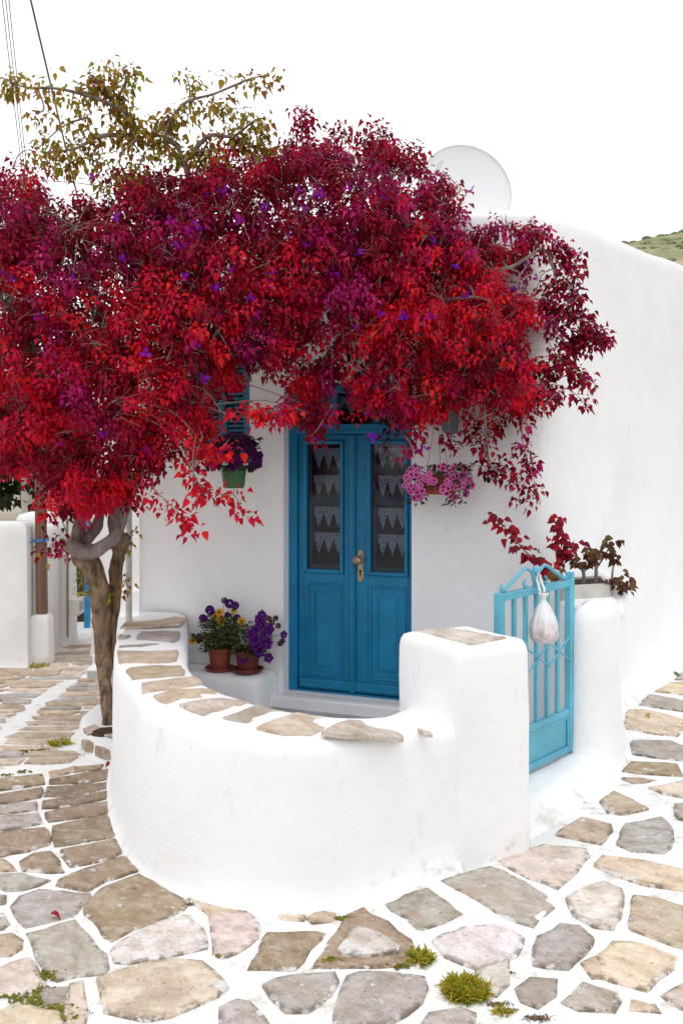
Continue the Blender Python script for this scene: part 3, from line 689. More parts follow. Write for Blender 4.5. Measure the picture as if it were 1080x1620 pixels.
def rbox(mb, quad, z0, z1, r=.04, grow=0.02, levels=7):
    """pillar from a plan quad with rounded vertical and top edges"""
    Q = [Vector((x, y, 0)) for x, y in quad]; c = sum(Q, Vector()) / 4; ring = []
    for i in range(4):
        p, a, b = Q[i], Q[i - 1], Q[(i + 1) % 4]; da = (a - p).normalized(); db = (b - p).normalized()
        for t in np.linspace(0, 1, 5): ring.append(p + da * r * (1 - t) ** 2 + db * r * t ** 2)
        nxt = Q[(i + 1) % 4]; L = (nxt - p).length
        for f_ in (.33, .66): ring.append(p.lerp(nxt, f_))
    n = len(ring); prof = [(grow, z0)] + [(grow * (1 - f_), z0 + (z1 - .06 - z0) * f_) for f_ in np.linspace(.04, 1, levels)] + [(-.006, z1 - .03), (-.02, z1 - .008), (-.045, z1), (-.09, z1 + .002)]
    b0 = len(mb.v)
    for o, z in prof:
        for p in ring:
            d = (p - c).normalized(); q = p + d * o; q.z = z; q += d * (.007 * fbm(q, 2.2, 3) + .003 * fbm(q, 7, 2)); mb.v.append(tuple(q))
    for i in range(len(prof) - 1):
        for j in range(n): mb.f.append((b0 + i * n + j, b0 + i * n + (j + 1) % n, b0 + (i + 1) * n + (j + 1) % n, b0 + (i + 1) * n + j)); mb.m.append(0)
    mb.f.append(tuple(b0 + (len(prof) - 1) * n + j for j in range(n))); mb.m.append(0)
    return mb
PF, PR_, PB, PL = (.492, 3.985), (.835, 4.20), (.60, 4.555), (.255, 4.365)
mb = rbox(MB(), [PF, PR_, PB, PL], -.02, .937, .035, .012); mb.build('pillar', M_white, cwall, smooth=True)
def wtop2(X, Y):
    d2 = sorted((((oc[i].x + ic[i].x) / 2 - X) ** 2 + ((oc[i].y + ic[i].y) / 2 - Y) ** 2, i) for i in range(len(oc)))[:2]
    w0, w1 = d2[1][0] + 1e-9, d2[0][0] + 1e-9; z = 0
    for w, (_, i) in zip((w0, w1), d2): z += w / (w0 + w1) * (oc[i].z + .006 * fbm((oc[i].x, oc[i].y, 0), 2.2, 2))
    return z + .002 + .004 * fbm((X, Y, z), 5, 2)
def coping(poly, col, zfix=None):
    P = []
    for x, y in poly:
        z = zfix or .66
        if not zfix:
            for _ in range(5): q = pz(x, y, z); z = wtop(q.x, q.y)
        P.append(pz(x, y, z) + Vector((0, 0, .001)))
    stone(P, col, cwall, h=.0045, name='coping_stone', jit=.003, edge_in=.010, wash=0.0, grow=.012, zfn=None if zfix else wtop2)
C8 = lambda *p: Z(150, 950, 3.6, p)
for col, poly in [('n', C8((150,170),(190,120),(290,78),(400,85),(512,97),(498,130),(478,148),(300,163))), ('s', C8((142,196),(203,192),(193,215),(170,224),(142,224))),
    ('s', C8((262,186),(380,173),(472,180),(472,224),(440,238),(248,229))), ('s', C8((147,256),(180,251),(355,256),(250,267),(150,269))),
    ('t', C8((135,292),(462,296),(462,348),(420,358),(152,354))), ('t', C8((193,401),(217,390),(330,377),(478,380),(508,405),(497,428),(350,443),(222,447))),
    ('t', C8((283,481),(400,464),(568,445),(601,482),(450,508),(288,522))), ('n', C8((345,546),(440,517),(650,507),(710,535),(640,558),(411,589))),
    ('p', C8((495,606),(620,582),(720,570),(860,574),(818,600),(680,652),(622,655))), ('g', C8((740,675),(830,642),(930,601),(1070,631),(1000,658),(870,702))),
    ('o', I((409,1155),(440,1143),(470,1133),(532,1138),(509,1155),(491,1165),(451,1165))), ('p', I((510,1167),(535,1152),(555,1143),(582,1141),(612,1148),(635,1162),(634,1166),(547,1168))),
    ('p', I((662,1153),(676,1158),(682,1162),(671,1162)))]: coping(poly, col)
coping(I((660,998),(710,993),(797,1010),(740,1019)), 'w', .939)

# porch floor inside the wall
mb = MB(); fl = [Vector((ic[i].x, ic[i].y, .05)) for i in range(len(ic))]
pl = fl + [Vector((.6, 4.6, .05)), Vector((.95, 4.75, .05)), Vector((1.3, 5.25, .05)), Vector((1.3, 5.85, .05)), Vector((-1.05, 6.76, .05))]
mb.add(pl, [tuple(range(len(pl)))]); tag(mb.build('porch_floor', M_floor), kind='structure')

# threshold step under the gate, and the planter wall on its right
mb = MB(); ob = [(.74, 4.22), (.867, 4.36), (.996, 4.50), (1.125, 4.68), (1.32, 4.95), (1.50, 5.27), (1.63, 5.55)]; ib = [(.60, 4.60), (.70, 4.70), (.82, 4.82), (.95, 4.95), (1.10, 5.10), (1.25, 5.30), (1.32, 5.45)]
oc2 = crom([(x, y, 0) for x, y in ob], 4); ic2 = crom([(x, y, 0) for x, y in ib], 4)
for a_, b2 in zip(oc2, ic2):
    d = (b2 - a_); W_ = d.length; d = d / W_
    for o, z in ((-.05, -.02), (-.01, .015), (.03, .05), (.06, .09), (.085, .108), (.12, .115), (W_ * .6, .118), (W_, .118), (W_ + .01, -.02)):
        q = a_ + d * o; q.z = z + .004 * fbm(q, 4, 2) if z > 0 else z; mb.v.append(tuple(q))
mb.f = [(i * 9 + j, (i + 1) * 9 + j, (i + 1) * 9 + j + 1, i * 9 + j + 1) for i in range(len(oc2) - 1) for j in range(8)]; mb.m = [0] * len(mb.f)
tag(mb.build('threshold_step', M_white, smooth=True), 'low rounded white plaster step below the pale blue gate', 'step')

pw = thing('planter_wall', 'high white rounded wall end topped by a bare cement planter right of the gate', 'wall', (1.45, 5.6, 0))
plan = crom([(1.262, 5.26, 0), (1.275, 5.20, 0), (1.36, 5.185, 0), (1.48, 5.26, 0), (1.60, 5.46, 0), (1.675, 5.76, 0), (1.705, 6.05, 0), (1.74, 6.46, 0)], 5)
plan = plan + [Vector((1.5, 6.3, 0)), Vector((1.26, 5.8, 0))]
def extrude_plan(plan, prof, mat, name, parent, cap=True):
    c = sum(plan, Vector()) / len(plan); n = len(plan); mb = MB()
    for o, z in prof:
        for i, p in enumerate(plan):
            t = (plan[(i + 1) % n] - plan[i - 1]).normalized(); nn = Vector((t.y, -t.x, 0)); q = p + nn * o; q.z = z; q += nn * .008 * fbm(q, 2, 3); mb.v.append(tuple(q))
    for i in range(len(prof) - 1):
        for j in range(n): mb.f.append((i * n + j, i * n + (j + 1) % n, (i + 1) * n + (j + 1) % n, (i + 1) * n + j)); mb.m.append(0)
    if cap:
        k0 = (len(prof) - 1) * n; cc = sum((Vector(mb.v[k0 + j]) for j in range(n)), Vector()) / n; ci = mb.add([cc], [])
        for j in range(n): mb.f.append((k0 + j, k0 + (j + 1) % n, ci)); mb.m.append(0)
    o = mb.build(name, mat, parent, smooth=True, auto=60)
    return o
extrude_plan(plan, [(.09, -.02), (.05, .02), (.025, .08), (.012, .18), (.006, .3), (0, .45), (0, .6), (0, .75), (-.004, .84), (-.014, .885), (-.035, .91), (-.06, .918)], M_white, 'wall_body', pw)
# cement trough on top, and a plaster rim wrapping its right side
tro = [Vector((1.285, 5.52, 0)), Vector((1.31, 5.475, 0)), Vector((1.56, 5.565, 0)), Vector((1.60, 5.64, 0)), Vector((1.63, 5.95, 0)), Vector((1.32, 5.83, 0))]
extrude_plan(tro, [(.012, .80), (.008, .93), (.008, .985), (.0, .995), (-.03, .995), (-.035, .95)], M_cement, 'trough', pw, cap=False)
mb = MB(); mb.box(1.268, 1.50, 5.30, 5.85, .5, .906); mb.build('plaster_bed', M_white, pw, bevel=.02)
mb = MB(); mb.add([Vector((p.x, p.y, .982)) for p in tro], [tuple(range(len(tro)))]); mb.build('soil', M_soil, pw)
mb = MB(); mb.tube(crom([(1.60, 5.54, .80), (1.65, 5.66, .90), (1.665, 5.80, .945), (1.69, 6.05, .95), (1.70, 6.3, .95)], 5), [.03] + [.048] * 19 + [.045], 12, wob=.12); mb.build('plaster_rim', M_white, pw, smooth=True)

# ------------------------------------------------------------------ gate
G0 = Vector((.755, 4.62, 0)); G1 = Vector((1.262, 5.205, 0)); gv = (G1 - G0); GW = gv.length; gv.normalize(); gn = Vector((gv.y, -gv.x, 0))
def Gf(u, o, z): p = G0 + gv * u + gn * o; return Vector((p.x, p.y, z))
gate = thing('garden_gate', 'pale blue iron garden gate with vertical bars and arched scroll top', 'gate', Gf(GW / 2, 0, .12))
GB, GT = .137, 1.074
for u0, u1 in ((0, .05), (GW - .052, GW - .022)):
    mb = MB(); mb.box(u0, u1, -.018, .018, GB, GT, Gf); mb.build('stile', M_gate, gate, bevel=.003)
mb = MB(); mb.box(GW - .018, GW + .012, -.02, .012, .12, GT + .035, Gf); mb.build('hinge_post', M_gate, gate, bevel=.003)
UI0, UI1 = .051, GW - .053
for z0, z1 in ((GT - .04, GT - .002), (.335, .372), (GB, GB + .035)):
    mb = MB(); mb.box(UI0, UI1, -.016, .016, z0, z1, Gf); mb.build('rail', M_gate, gate, bevel=.003)
ub = [UI0 + (UI1 - UI0) * q / 6 for q in range(1, 6)]
for u in ub:
    mb = MB(); mb.box(u - .0125, u + .0125, -.010, .010, .373, GT - .041, Gf); mb.build('bar', M_gate, gate, bevel=.002)
mb = MB(); mb.box(UI0, UI1, -.004, .004, GB + .036, .334, Gf)
mb.build('sheet_panel', M_gate, gate)
mb = MB(); mb.box(UI0, UI0 + .018, .005, .014, GB + .036, .334, Gf); mb.box(UI1 - .018, UI1, .005, .014, GB + .036, .334, Gf); mb.box(UI0 + .019, UI1 - .019, .005, .012, .318, .333, Gf)
mb.build('panel_trim', M_gate, gate, bevel=.002)
nodes_u = [UI0, ub[1], ub[3], UI1]
for sg in (-1, 1):
    mb = MB(); mb.tube([Gf(u, .013, .70 + sg * .062 * (1 if q % 2 else -1)) for q, u in enumerate(nodes_u)], .0055, 6); mb.build('lattice_bar', M_gate, gate)
um = GW / 2 - .01; PK = 1.175
def curl(mb, u, z, r, a0, a1, n=10, rr=.007):
    mb.tube([Gf(u + r * math.cos(a) * (1 - .35 * i / n), 0, z + r * math.sin(a) * (1 - .35 * i / n)) for i, a in enumerate(np.linspace(a0, a1, n))], rr, 6)
for sg in (-1, 1):
    mb = MB()
    pts = [(um + sg * .31, GT + .004), (um + sg * .20, GT + .055), (um + sg * .10, GT + .098), (um + sg * .055, PK - .072 + .055), (um + sg * .025, PK - .035), (um + sg * .008, PK - .08), (um + sg * .004, GT)]
    mb.tube(crom([Gf(u, .003 * sg, z) for u, z in pts], 5), .0095, 6)
    mb.build('arch_scroll', M_gate, gate, smooth=True)
    mb = MB(); curl(mb, um + sg * .325, GT + .02, .018, math.pi * (.5 if sg < 0 else .5), math.pi * (2.0 if sg < 0 else -1.0)); mb.build('end_curl', M_gate, gate, smooth=True)
    mb = MB(); curl(mb, um + sg * .10, GT + .018, .02, math.pi * .5, math.pi * (.5 + sg * -1.4)); mb.build('small_curl', M_gate, gate, smooth=True)
mb = MB(); mb.lathe(Gf(um, 0, PK - .03), [(.008, -.02), (.016, -.01), (.02, .008), (.014, .022), (.004, .034), (.0005, .036)], 12); mb.build('finial', M_gate, gate, smooth=True)

# white carrier bag hung from the gate's peak
bagc = pd(859, 985, 4.83)
bag = thing('carrier_bag', 'knotted white plastic bag hanging from the top of the blue gate', 'bag', (bagc.x, bagc.y, .79))
mb = MB()
prof = [(.004, .79), (.035, .793), (.058, .805), (.069, .83), (.071, .86), (.066, .89), (.055, .925), (.042, .955), (.028, .985), (.016, 1.005), (.0125, 1.018), (.017, 1.03), (.026, 1.048), (.02, 1.05)]
bx, by = bagc.x, bagc.y
mb.lathe((bx, by, 0), [(r, z) for r, z in prof], 40, fn=lambda a, i: 1 + (.09 * math.sin(7 * a + i * .25) + .06 * math.sin(13 * a - i * .4)) * min(1, i / 5) + .16 * fbm((math.cos(a) * 2, math.sin(a) * 2, i * .35), 1, 3) + (.10 if i < 7 else 0) * math.cos(a))
mb.build('bag_body', M_bag, bag, smooth=True)
mb = MB(); kp = Gf(um, .02, PK - .035)
mb.tube([Vector((bx - .008, by, 1.03)), Vector((bx - .02, by + .01, 1.07)), kp + Vector((-.012, 0, -.03)), kp + Vector((-.004, -.01, .012)), kp + Vector((.008, 0, -.03)), Vector((bx + .004, by, 1.07)), Vector((bx + .006, by, 1.03))], [.008, .006, .005, .005, .005, .006, .008], 6)
mb.build('handle', M_bag, bag, smooth=True)

# ------------------------------------------------------------------ leaves
TPL_V = np.array([(0, 0, 0), (0, .25, 0), (0, .52, 0), (0, .78, 0), (0, 1.0, 0), (-.17, .06, 0), (-.36, .27, 0), (-.30, .55, 0), (-.13, .80, 0), (.17, .06, 0), (.36, .27, 0), (.30, .55, 0), (.13, .80, 0)], float)
TPL_V[:, 2] = np.abs(TPL_V[:, 0]) * .62 - .42 * TPL_V[:, 1] ** 2 + .05 * np.sin(TPL_V[:, 1] * 9) * np.sign(TPL_V[:, 0])
TPL_F = [(0, 1, 6, 5), (1, 2, 7, 6), (2, 3, 8, 7), (3, 4, 8), (1, 0, 9, 10), (2, 1, 10, 11), (3, 2, 11, 12), (4, 3, 12)]
def nrm(a): return a / np.maximum(np.linalg.norm(a, axis=-1, keepdims=True), 1e-9)
def leaf_cloud(P, D, Nn, S, C, wide=None):
    P, D, Nn, S, C = map(np.asarray, (P, D, Nn, S, C)); D = nrm(D); X = nrm(np.cross(D, Nn)); Nn = np.cross(X, D)
    T = TPL_V.copy(); n = len(P); k = len(T)
    w = np.ones(n) if wide is None else wide; curl = rng.uniform(.35, 1.5, n)
    V = P[:, None, :] + S[:, None, None] * (T[None, :, 0:1] * w[:, None, None] * X[:, None, :] + T[None, :, 1:2] * D[:, None, :] + curl[:, None, None] * T[None, :, 2:3] * Nn[:, None, :])
    return V.reshape(-1, 3), np.repeat(C, k, axis=0)
def leaf_obj(name, P, D, Nn, S, C, mat, parent, wide=None):
    V, CC = leaf_cloud(P, D, Nn, S, C, wide); n = len(P); k = len(TPL_V)
    me = bpy.data.meshes.new(name); me.vertices.add(len(V)); me.vertices.foreach_set('co', V.ravel())
    idx = np.array([i for f in TPL_F for i in f]); tot = np.array([len(f) for f in TPL_F]); st = np.concatenate([[0], np.cumsum(tot)[:-1]])
    L = len(idx); allidx = (idx[None, :] + (np.arange(n) * k)[:, None]).ravel()
    me.loops.add(n * L); me.loops.foreach_set('vertex_index', allidx)
    me.polygons.add(n * len(TPL_F)); me.polygons.foreach_set('loop_start', (st[None, :] + (np.arange(n) * L)[:, None]).ravel())
    me.update(calc_edges=True)
    a = me.color_attributes.new('Col', 'FLOAT_COLOR', 'POINT'); a.data.foreach_set('color', np.concatenate([CC, np.ones((len(CC), 1))], 1).ravel())
    me.polygons.foreach_set('use_smooth', np.ones(len(me.polygons), bool)); me.materials.append(mat)
    return link(name, me, parent)
def single_leaf_meshes(cols):
    out = []
    for i, c in enumerate(cols):
        me = bpy.data.meshes.new('leaf'); V = TPL_V.copy(); V[:, 2] += .06 * np.sin(V[:, 1] * 5 + i)
        me.from_pydata([tuple(v) for v in V], [], TPL_F); a = me.color_attributes.new('Col', 'FLOAT_COLOR', 'POINT')
        a.data.foreach_set('color', [x for _ in V for x in (*c, 1)]); me.materials.append(M_leaf); me.polygons.foreach_set('use_smooth', [True] * len(TPL_F)); out.append(me)
    return out
def put_leaf(me, p, d, n, s, parent, name='leaf'):
    o = bpy.data.objects.new(name, me); COL.objects.link(o); adopt(o, parent)
    d = Vector(d).normalized(); x = d.cross(Vector(n)).normalized(); n = x.cross(d)
    o.matrix_basis = Matrix.Translation(p) @ Matrix((x, d, n)).transposed().to_4x4() @ Matrix.Scale(s, 4)
    return o

PAL = {'red': [(.82, .006, .030), (.70, .004, .036), (.86, .020, .018), (.66, .007, .07)],
       'crim': [(.42, .004, .036), (.33, .003, .030), (.50, .005, .05), (.22, .004, .02)],
       'mag': [(.50, .008, .17), (.40, .006, .13), (.58, .014, .15)],
       'wine': [(.21, .003, .022), (.14, .004, .016), (.30, .003, .028)],
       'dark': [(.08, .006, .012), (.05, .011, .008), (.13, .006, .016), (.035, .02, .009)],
       'olive': [(.38, .31, .03), (.44, .27, .035), (.30, .30, .025), (.50, .32, .04), (.34, .13, .03)]}
OUT = [(-60,255),(0,262),(45,246),(66,268),(85,322),(125,304),(160,300),(200,280),(250,268),(300,258),(345,222),(400,218),(440,232),(465,205),(500,222),(530,205),(560,228),(600,205),(630,236),(680,246),(708,285),(738,312),(742,356),(790,348),(850,352),(868,372),(822,392),(806,420),(812,455),(850,476),(872,500),(852,520),(846,560),(872,585),(884,604),(862,640),(835,655),(800,690),(768,690),(738,662),(716,640),(703,640),(690,672),(662,688),(640,690),(612,672),(582,676),(562,628),(542,598),(520,602),(518,664),(506,690),(490,690),(470,662),(463,625),(445,590),(432,586),(408,606),(384,600),(368,612),(352,640),(340,678),(326,718),(302,738),(280,722),(256,735),(236,768),(218,770),(204,790),(192,808),(178,800),(162,798),(150,815),(132,806),(114,822),(98,832),(80,815),(70,770),(50,738),(0,745),(-60,750)]
OUT = np.array(OUT, float)
def inside(x, y, P=OUT):
    r = np.zeros(len(x), bool); j = len(P) - 1
    for i in range(len(P)):
        xi, yi, xj, yj = *P[i], *P[j]
        c = ((yi > y) != (yj > y)) & (x < (xj - xi) * (y - yi) / (yj - yi + 1e-9) + xi); r ^= c; j = i
    return r
def edist(x, y, P=OUT):
    d = np.full(len(x), 1e9)
    for i in range(len(P)):
        a, b = P[i], P[(i + 1) % len(P)]; ab = b - a; t = np.clip(((x - a[0]) * ab[0] + (y - a[1]) * ab[1]) / (ab @ ab), 0, 1)
        d = np.minimum(d, np.hypot(x - a[0] - t * ab[0], y - a[1] - t * ab[1]))
    return d
def wall_depth(x): return 6.3 / (1 + .00026 * (x - 555))
front_x = [-60, 150, 300, 450, 600, 750, 850, 960]; front_d = [5.3, 5.12, 5.15, 5.25, 5.3, 5.35, 5.45, 5.6]
def fdepth(x, y):
    e = min(float(edist(np.array([x]), np.array([y]))[0]) / 130, 1); return float(np.interp(x, front_x, front_d)) + .6 * (1 - math.sqrt(1 - (1 - e) ** 2)) * (.5 if x > 780 else 1)
def sample_canopy(n, deep):
    xs, ys, ds = [], [], []
    while sum(map(len, xs)) < n:
        x = rng.uniform(-60, 955, 4000); y = rng.uniform(195, 870, 4000); k = inside(x, y); x, y = x[k], y[k]; ed_ = edist(x, y); k = (ed_ > 10) & (((x - 388) / 16) ** 2 + ((y - 585) / 26) ** 2 > 1) & (((x - 532) / 26) ** 2 + ((y - 640) / 46) ** 2 > 1) & (((x - 356) / 11) ** 2 + ((y - 580) / 11) ** 2 > 1); x, y = x[k], y[k]
        e = np.minimum(edist(x, y) / 130, 1); fr = np.interp(x, front_x, front_d) + .6 * (1 - np.sqrt(1 - (1 - e) ** 2)) * np.where(x > 780, .5, 1)
        bk = np.minimum(fr + .95, np.where(y > 335, wall_depth(x) - .1, 7.2)); bk = np.where(x < 215, fr + 1.3, bk); bk = np.maximum(bk, fr + .08)
        bk = np.where(x > 870, np.minimum(bk, 5.9), bk)
        u = rng.random(len(x)); u = np.where(rng.random(len(x)) < deep, u, u ** 2 * .4)
        xs.append(x); ys.append(y); ds.append(fr + (bk - fr) * u)
    return np.concatenate(xs)[:n], np.concatenate(ys)[:n], np.concatenate(ds)[:n]
tree = thing('bougainvillea_tree', 'old bougainvillea tree with crimson leaves arching over the doorway', 'tree', (-1.5, 6.08, 0))
LP, LD, LN, LS, LCc, LW = [], [], [], [], [], []
def rosette(c, axis, kind, size, nleaf, r=.10, droop=.7):
    c = Vector(c); axis = Vector(axis).normalized(); u = axis.orthogonal().normalized(); w = axis.cross(u)
    ph = random.uniform(0, 6.28); pal = PAL[kind]; base = random.choice(pal)
    for i in range(nleaf):
        f_ = i / max(1, nleaf - 1); a = ph + i * 2.4 + random.uniform(-.3, .3)
        rad = (u * math.cos(a) + w * math.sin(a))
        p = c - axis * (f_ * r * 1.5) + rad * (.008 + .02 * f_)
        d = rad * (.5 + .5 * f_) + axis * (.7 - .8 * f_) + Vector((0, 0, -droop * (.3 + f_))) + Vector((random.uniform(-.3, .3), random.uniform(-.3, .3), random.uniform(-.3, .3)))
        n = axis * .6 + Vector((0, 0, .5)) + rad * .35 + Vector((random.uniform(-.4, .4), random.uniform(-.4, .4), random.uniform(-.4, .4)))
        col = base if random.random() < .6 else random.choice(pal); g = random.uniform(.72, 1.2)
        LP.append(p); LD.append(d); LN.append(n); LS.append(size * (.45 + .6 * f_ ** .6) * random.uniform(.8, 1.15)); LCc.append((col[0] * g, col[1] * g, col[2] * g)); LW.append(random.uniform(.72, 1.05))
def kind_at(x, y):
    v = fbm((x * .011, y * .013, 5.3), 1, 3); r = random.random()
    if x < 330 and y > 430: v += .12
    if y < 400 and x < 720:
        return 'crim' if r < .50 + v * .3 else 'mag' if r < .76 + v * .3 else 'wine' if r < .93 else 'red'
    if x > 835: return 'wine' if r < .5 else 'mag' if r < .62 else 'crim'
    if y > 655 and x > 440: return 'wine' if r < .55 else 'dark' if r < .72 else 'crim'
    b = .42 + v * .9 + (.1 if 430 < y < 800 else -.1)
    return 'red' if r < b else 'crim' if r < b + .32 else 'wine' if r < b + .49 else 'mag'
# outer clumps
ncl = 800
cx_, cy_, cd_ = sample_canopy(ncl, .18); clumps = []
for x, y, d in zip(cx_, cy_, cd_):
    kd = kind_at(x, y); c = pd(x, y, d); clumps.append(c)
    e_ = float(np.minimum(edist(np.array([x]), np.array([y]))[0] / 75, 1))
    for q in range(random.randint(5, 8)):
        sp_ = .024 + .045 * e_; off = Vector((random.gauss(0, sp_), random.gauss(0, .085) - .03, random.gauss(0, sp_ * .9)))
        k2 = kd if random.random() < .75 else kind_at(x, y)
        ax = Vector((random.gauss(0, .5), -random.uniform(.2, 1.0), random.uniform(-.1, .9)))
        rosette(c + off, ax, k2, random.uniform(.031, .044), random.randint(13, 22), .07)
# inner fill, leaf colours darkened to paint the shade between the clumps
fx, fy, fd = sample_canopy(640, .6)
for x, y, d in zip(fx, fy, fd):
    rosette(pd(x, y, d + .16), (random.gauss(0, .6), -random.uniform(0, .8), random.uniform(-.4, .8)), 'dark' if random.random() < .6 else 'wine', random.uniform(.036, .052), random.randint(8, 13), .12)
def spray(pts, d, kind, n, size=.048, spread=.035, nl=(7, 12), r=.045):
    """a leafy shoot through photo points at a given distance; returns its 3-D line"""
    if not hasattr(d, '__len__'): d = [d] * len(pts)
    line = crom([pd(x, y, q) for (x, y), q in zip(pts, d)], 6)
    for _ in range(n):
        c = random.choice(line[1:]) + Vector((random.gauss(0, spread), random.gauss(0, spread), random.gauss(0, spread)))
        rosette(c, (random.gauss(0, .7), -random.uniform(0, .8), random.uniform(-.2, .6)), random.choice(('wine', 'crim', 'crim', 'mag')) if kind == 'wine' else kind, size * random.uniform(.85, 1.15), random.randint(*nl), r)
    return line
shoots = []                                        # twig lines: (line, r0, r1)
for pts, d, kind, n, sz, sp, nl in [
    ([(478,235),(476,200),(478,170)], 5.3, 'crim', 9, .045, .018, (4, 7)), ([(540,225),(545,208),(542,196)], 5.3, 'crim', 6, .042, .018, (4, 6)), ([(595,235),(602,212),(598,200)], 5.3, 'crim', 9, .048, .03, (5, 8)),
    ([(520,235),(525,218),(536,205)], 5.3, 'crim', 5, .045, .02, (4, 7)), ([(455,240),(466,215),(486,200)], 5.3, 'crim', 6, .045, .02, (4, 7)),
    ([(640,248),(655,232),(668,236)], 5.45, 'crim', 5, .045, .02, (4, 6)), ([(360,235),(372,215),(390,212)], 5.45, 'crim', 5, .045, .02, (4, 6)), ([(20,268),(30,245),(48,236)], 5.4, 'crim', 5, .045, .02, (4, 6)), ([(190,300),(205,276),(222,268)], 5.4, 'crim', 5, .045, .02, (4, 6)), ([(475,210),(482,185),(476,166)], 5.4, 'mag', 6, .042, .016, (4, 6)), ([(575,235),(582,214),(575,206)], 5.45, 'crim', 5, .045, .02, (4, 6)),
    ([(700,270),(728,298),(744,304)], 5.4, 'crim', 5, .04, .03, (3, 5)),
    ([(300,735),(315,765),(340,780),(375,785)], 5.2, 'red', 9, .058, .022, (4, 6)), ([(240,770),(270,800),(300,828)], 5.2, 'red', 10, .058, .025, (4, 7)), ([(300,735),(340,720),(362,695)], 5.2, 'red', 6, .06, .02, (4, 6)),
    ([(310,690),(305,740),(320,775)], 5.2, 'red', 7, .058, .03, (4, 6)), ([(365,775),(378,795),(380,806)], 5.2, 'red', 5, .056, .02, (4, 6)),
    ([(395,645),(430,650),(470,645)], 5.2, 'red', 10, .058, .025, (6, 10)), ([(440,640),(425,655),(455,660)], 5.2, 'mag', 5, .05, .02, (5, 8)),
    ([(830,640),(825,690),(838,740),(855,795)], 5.55, 'wine', 15, .056, .03, (4, 7)), ([(765,700),(775,735),(815,750),(845,790)], 5.55, 'wine', 12, .056, .025, (4, 7)), ([(745,735),(768,738),(790,745)], 5.6, 'dark', 5, .05, .02, (4, 6)),
    ([(800,362),(840,366),(875,380),(902,396),(912,412)], 5.55, 'wine', 18, .052, .03, (6, 10)), ([(845,385),(875,405),(893,432),(905,462),(898,480)], 5.55, 'wine', 18, .052, .03, (6, 10)), ([(822,408),(840,425),(832,455)], 5.6, 'wine', 12, .05, .025, (5, 8)),
    ([(880,440),(866,462),(868,480)], 5.6, 'wine', 12, .05, .025, (5, 8)), ([(890,480),(912,500),(940,518),(948,532)], 5.52, 'wine', 20, .052, .03, (6, 9)), ([(885,500),(880,530),(905,548),(930,545)], 5.55, 'wine', 18, .052, .03, (6, 9)), ([(866,540),(890,575),(922,598)], 5.5, 'crim', 14, .052, .025, (5, 8)), ([(870,500),(890,492)], 5.6, 'dark', 5, .05, .02, (4, 6)),
    ([(860,640),(895,615),(925,640)], 5.5, 'wine', 8, .052, .02, (4, 6)), ([(900,520),(930,530),(948,535)], 5.5, 'wine', 9, .05, .02, (4, 7)), ([(890,440),(912,465),(905,480)], 5.5, 'wine', 6, .05, .02, (4, 6)), ([(880,390),(905,398),(912,415)], 5.6, 'wine', 5, .05, .015, (4, 6)),
    ([(880,560),(915,590),(930,602)], 5.5, 'crim', 8, .052, .02, (4, 6)), ([(640,690),(650,705),(640,715)], 5.3, 'wine', 5, .05, .02, (5, 7)), ([(710,650),(712,690),(728,705)], 5.75, 'wine', 6, .055, .02, (4, 6)), ([(525,640),(505,675),(492,690)], 5.4, 'wine', 9, .05, .022, (4, 7)),
    ([(90,850),(75,870),(66,872)], 5.6, 'wine', 5, .05, .03, (4, 6))]:
    ln = spray(pts, d, kind, int(n * 1.5), sz * .82, sp * .8, (nl[0] + 1, nl[1] + 2)); shoots.append((ln, .004, .002))
# olive shoots at the top left
for pts, n in [([(300,285),(282,235),(262,215),(290,165),(340,148),(395,125),(418,120)], 34), ([(300,175),(300,140),(296,120)], 6), ([(262,215),(225,218),(200,235),(165,300)], 16), ([(218,216),(200,180),(150,155),(90,140),(40,138),(2,122)], 44), ([(190,175),(165,140),(140,115)], 26),
    ([(180,170),(198,130),(196,105)], 18), ([(215,215),(160,215),(120,235),(75,240)], 30), ([(300,250),(330,215),(370,215),(405,190),(420,205)], 30), ([(240,225),(250,190),(285,185)], 18), ([(330,160),(350,175),(380,190)], 8), ([(165,260),(130,250),(100,265)], 16), ([(230,240),(215,270),(195,275)], 14), ([(330,240),(310,240),(350,235)], 12), ([(390,210),(400,230),(425,222)], 12), ([(140,185),(100,200),(60,235)],12),([(60,140),(70,170),(60,180)],6)]:
    ln = spray(pts, [5.5 - .05 * i for i in range(len(pts))], 'olive', int(n * 1.5), .044, .032, (4, 8)); shoots.append((ln, .016 if n > 25 else .008, .003))
# small olive sprigs low on the trunk
for pts, kind in [([(190,865),(205,845),(212,842)], 'olive'), ([(130,900),(128,925),(115,940)], 'olive'), ([(140,905),(135,930),(140,950)], 'olive'), ([(195,930),(200,915),(203,905)], 'olive'), ([(100,860),(85,870),(76,878)], 'olive'), ([(120,855),(100,862),(80,850)], 'crim'), ([(100,850),(110,870),(92,872)], 'crim'), ([(195,920),(188,935),(190,940)], 'olive')]:
    ln = spray(pts, 5.95, kind, 4, .046, .018, (3, 5)); shoots.append((ln, .004, .002))
LPa = np.array([tuple(p) for p in LP]); LDa = np.array([tuple(p) for p in LD]); LNa = np.array([tuple(p) for p in LN]); LSa = np.array(LS); LCa = np.array(LCc); LWa = np.array(LW)
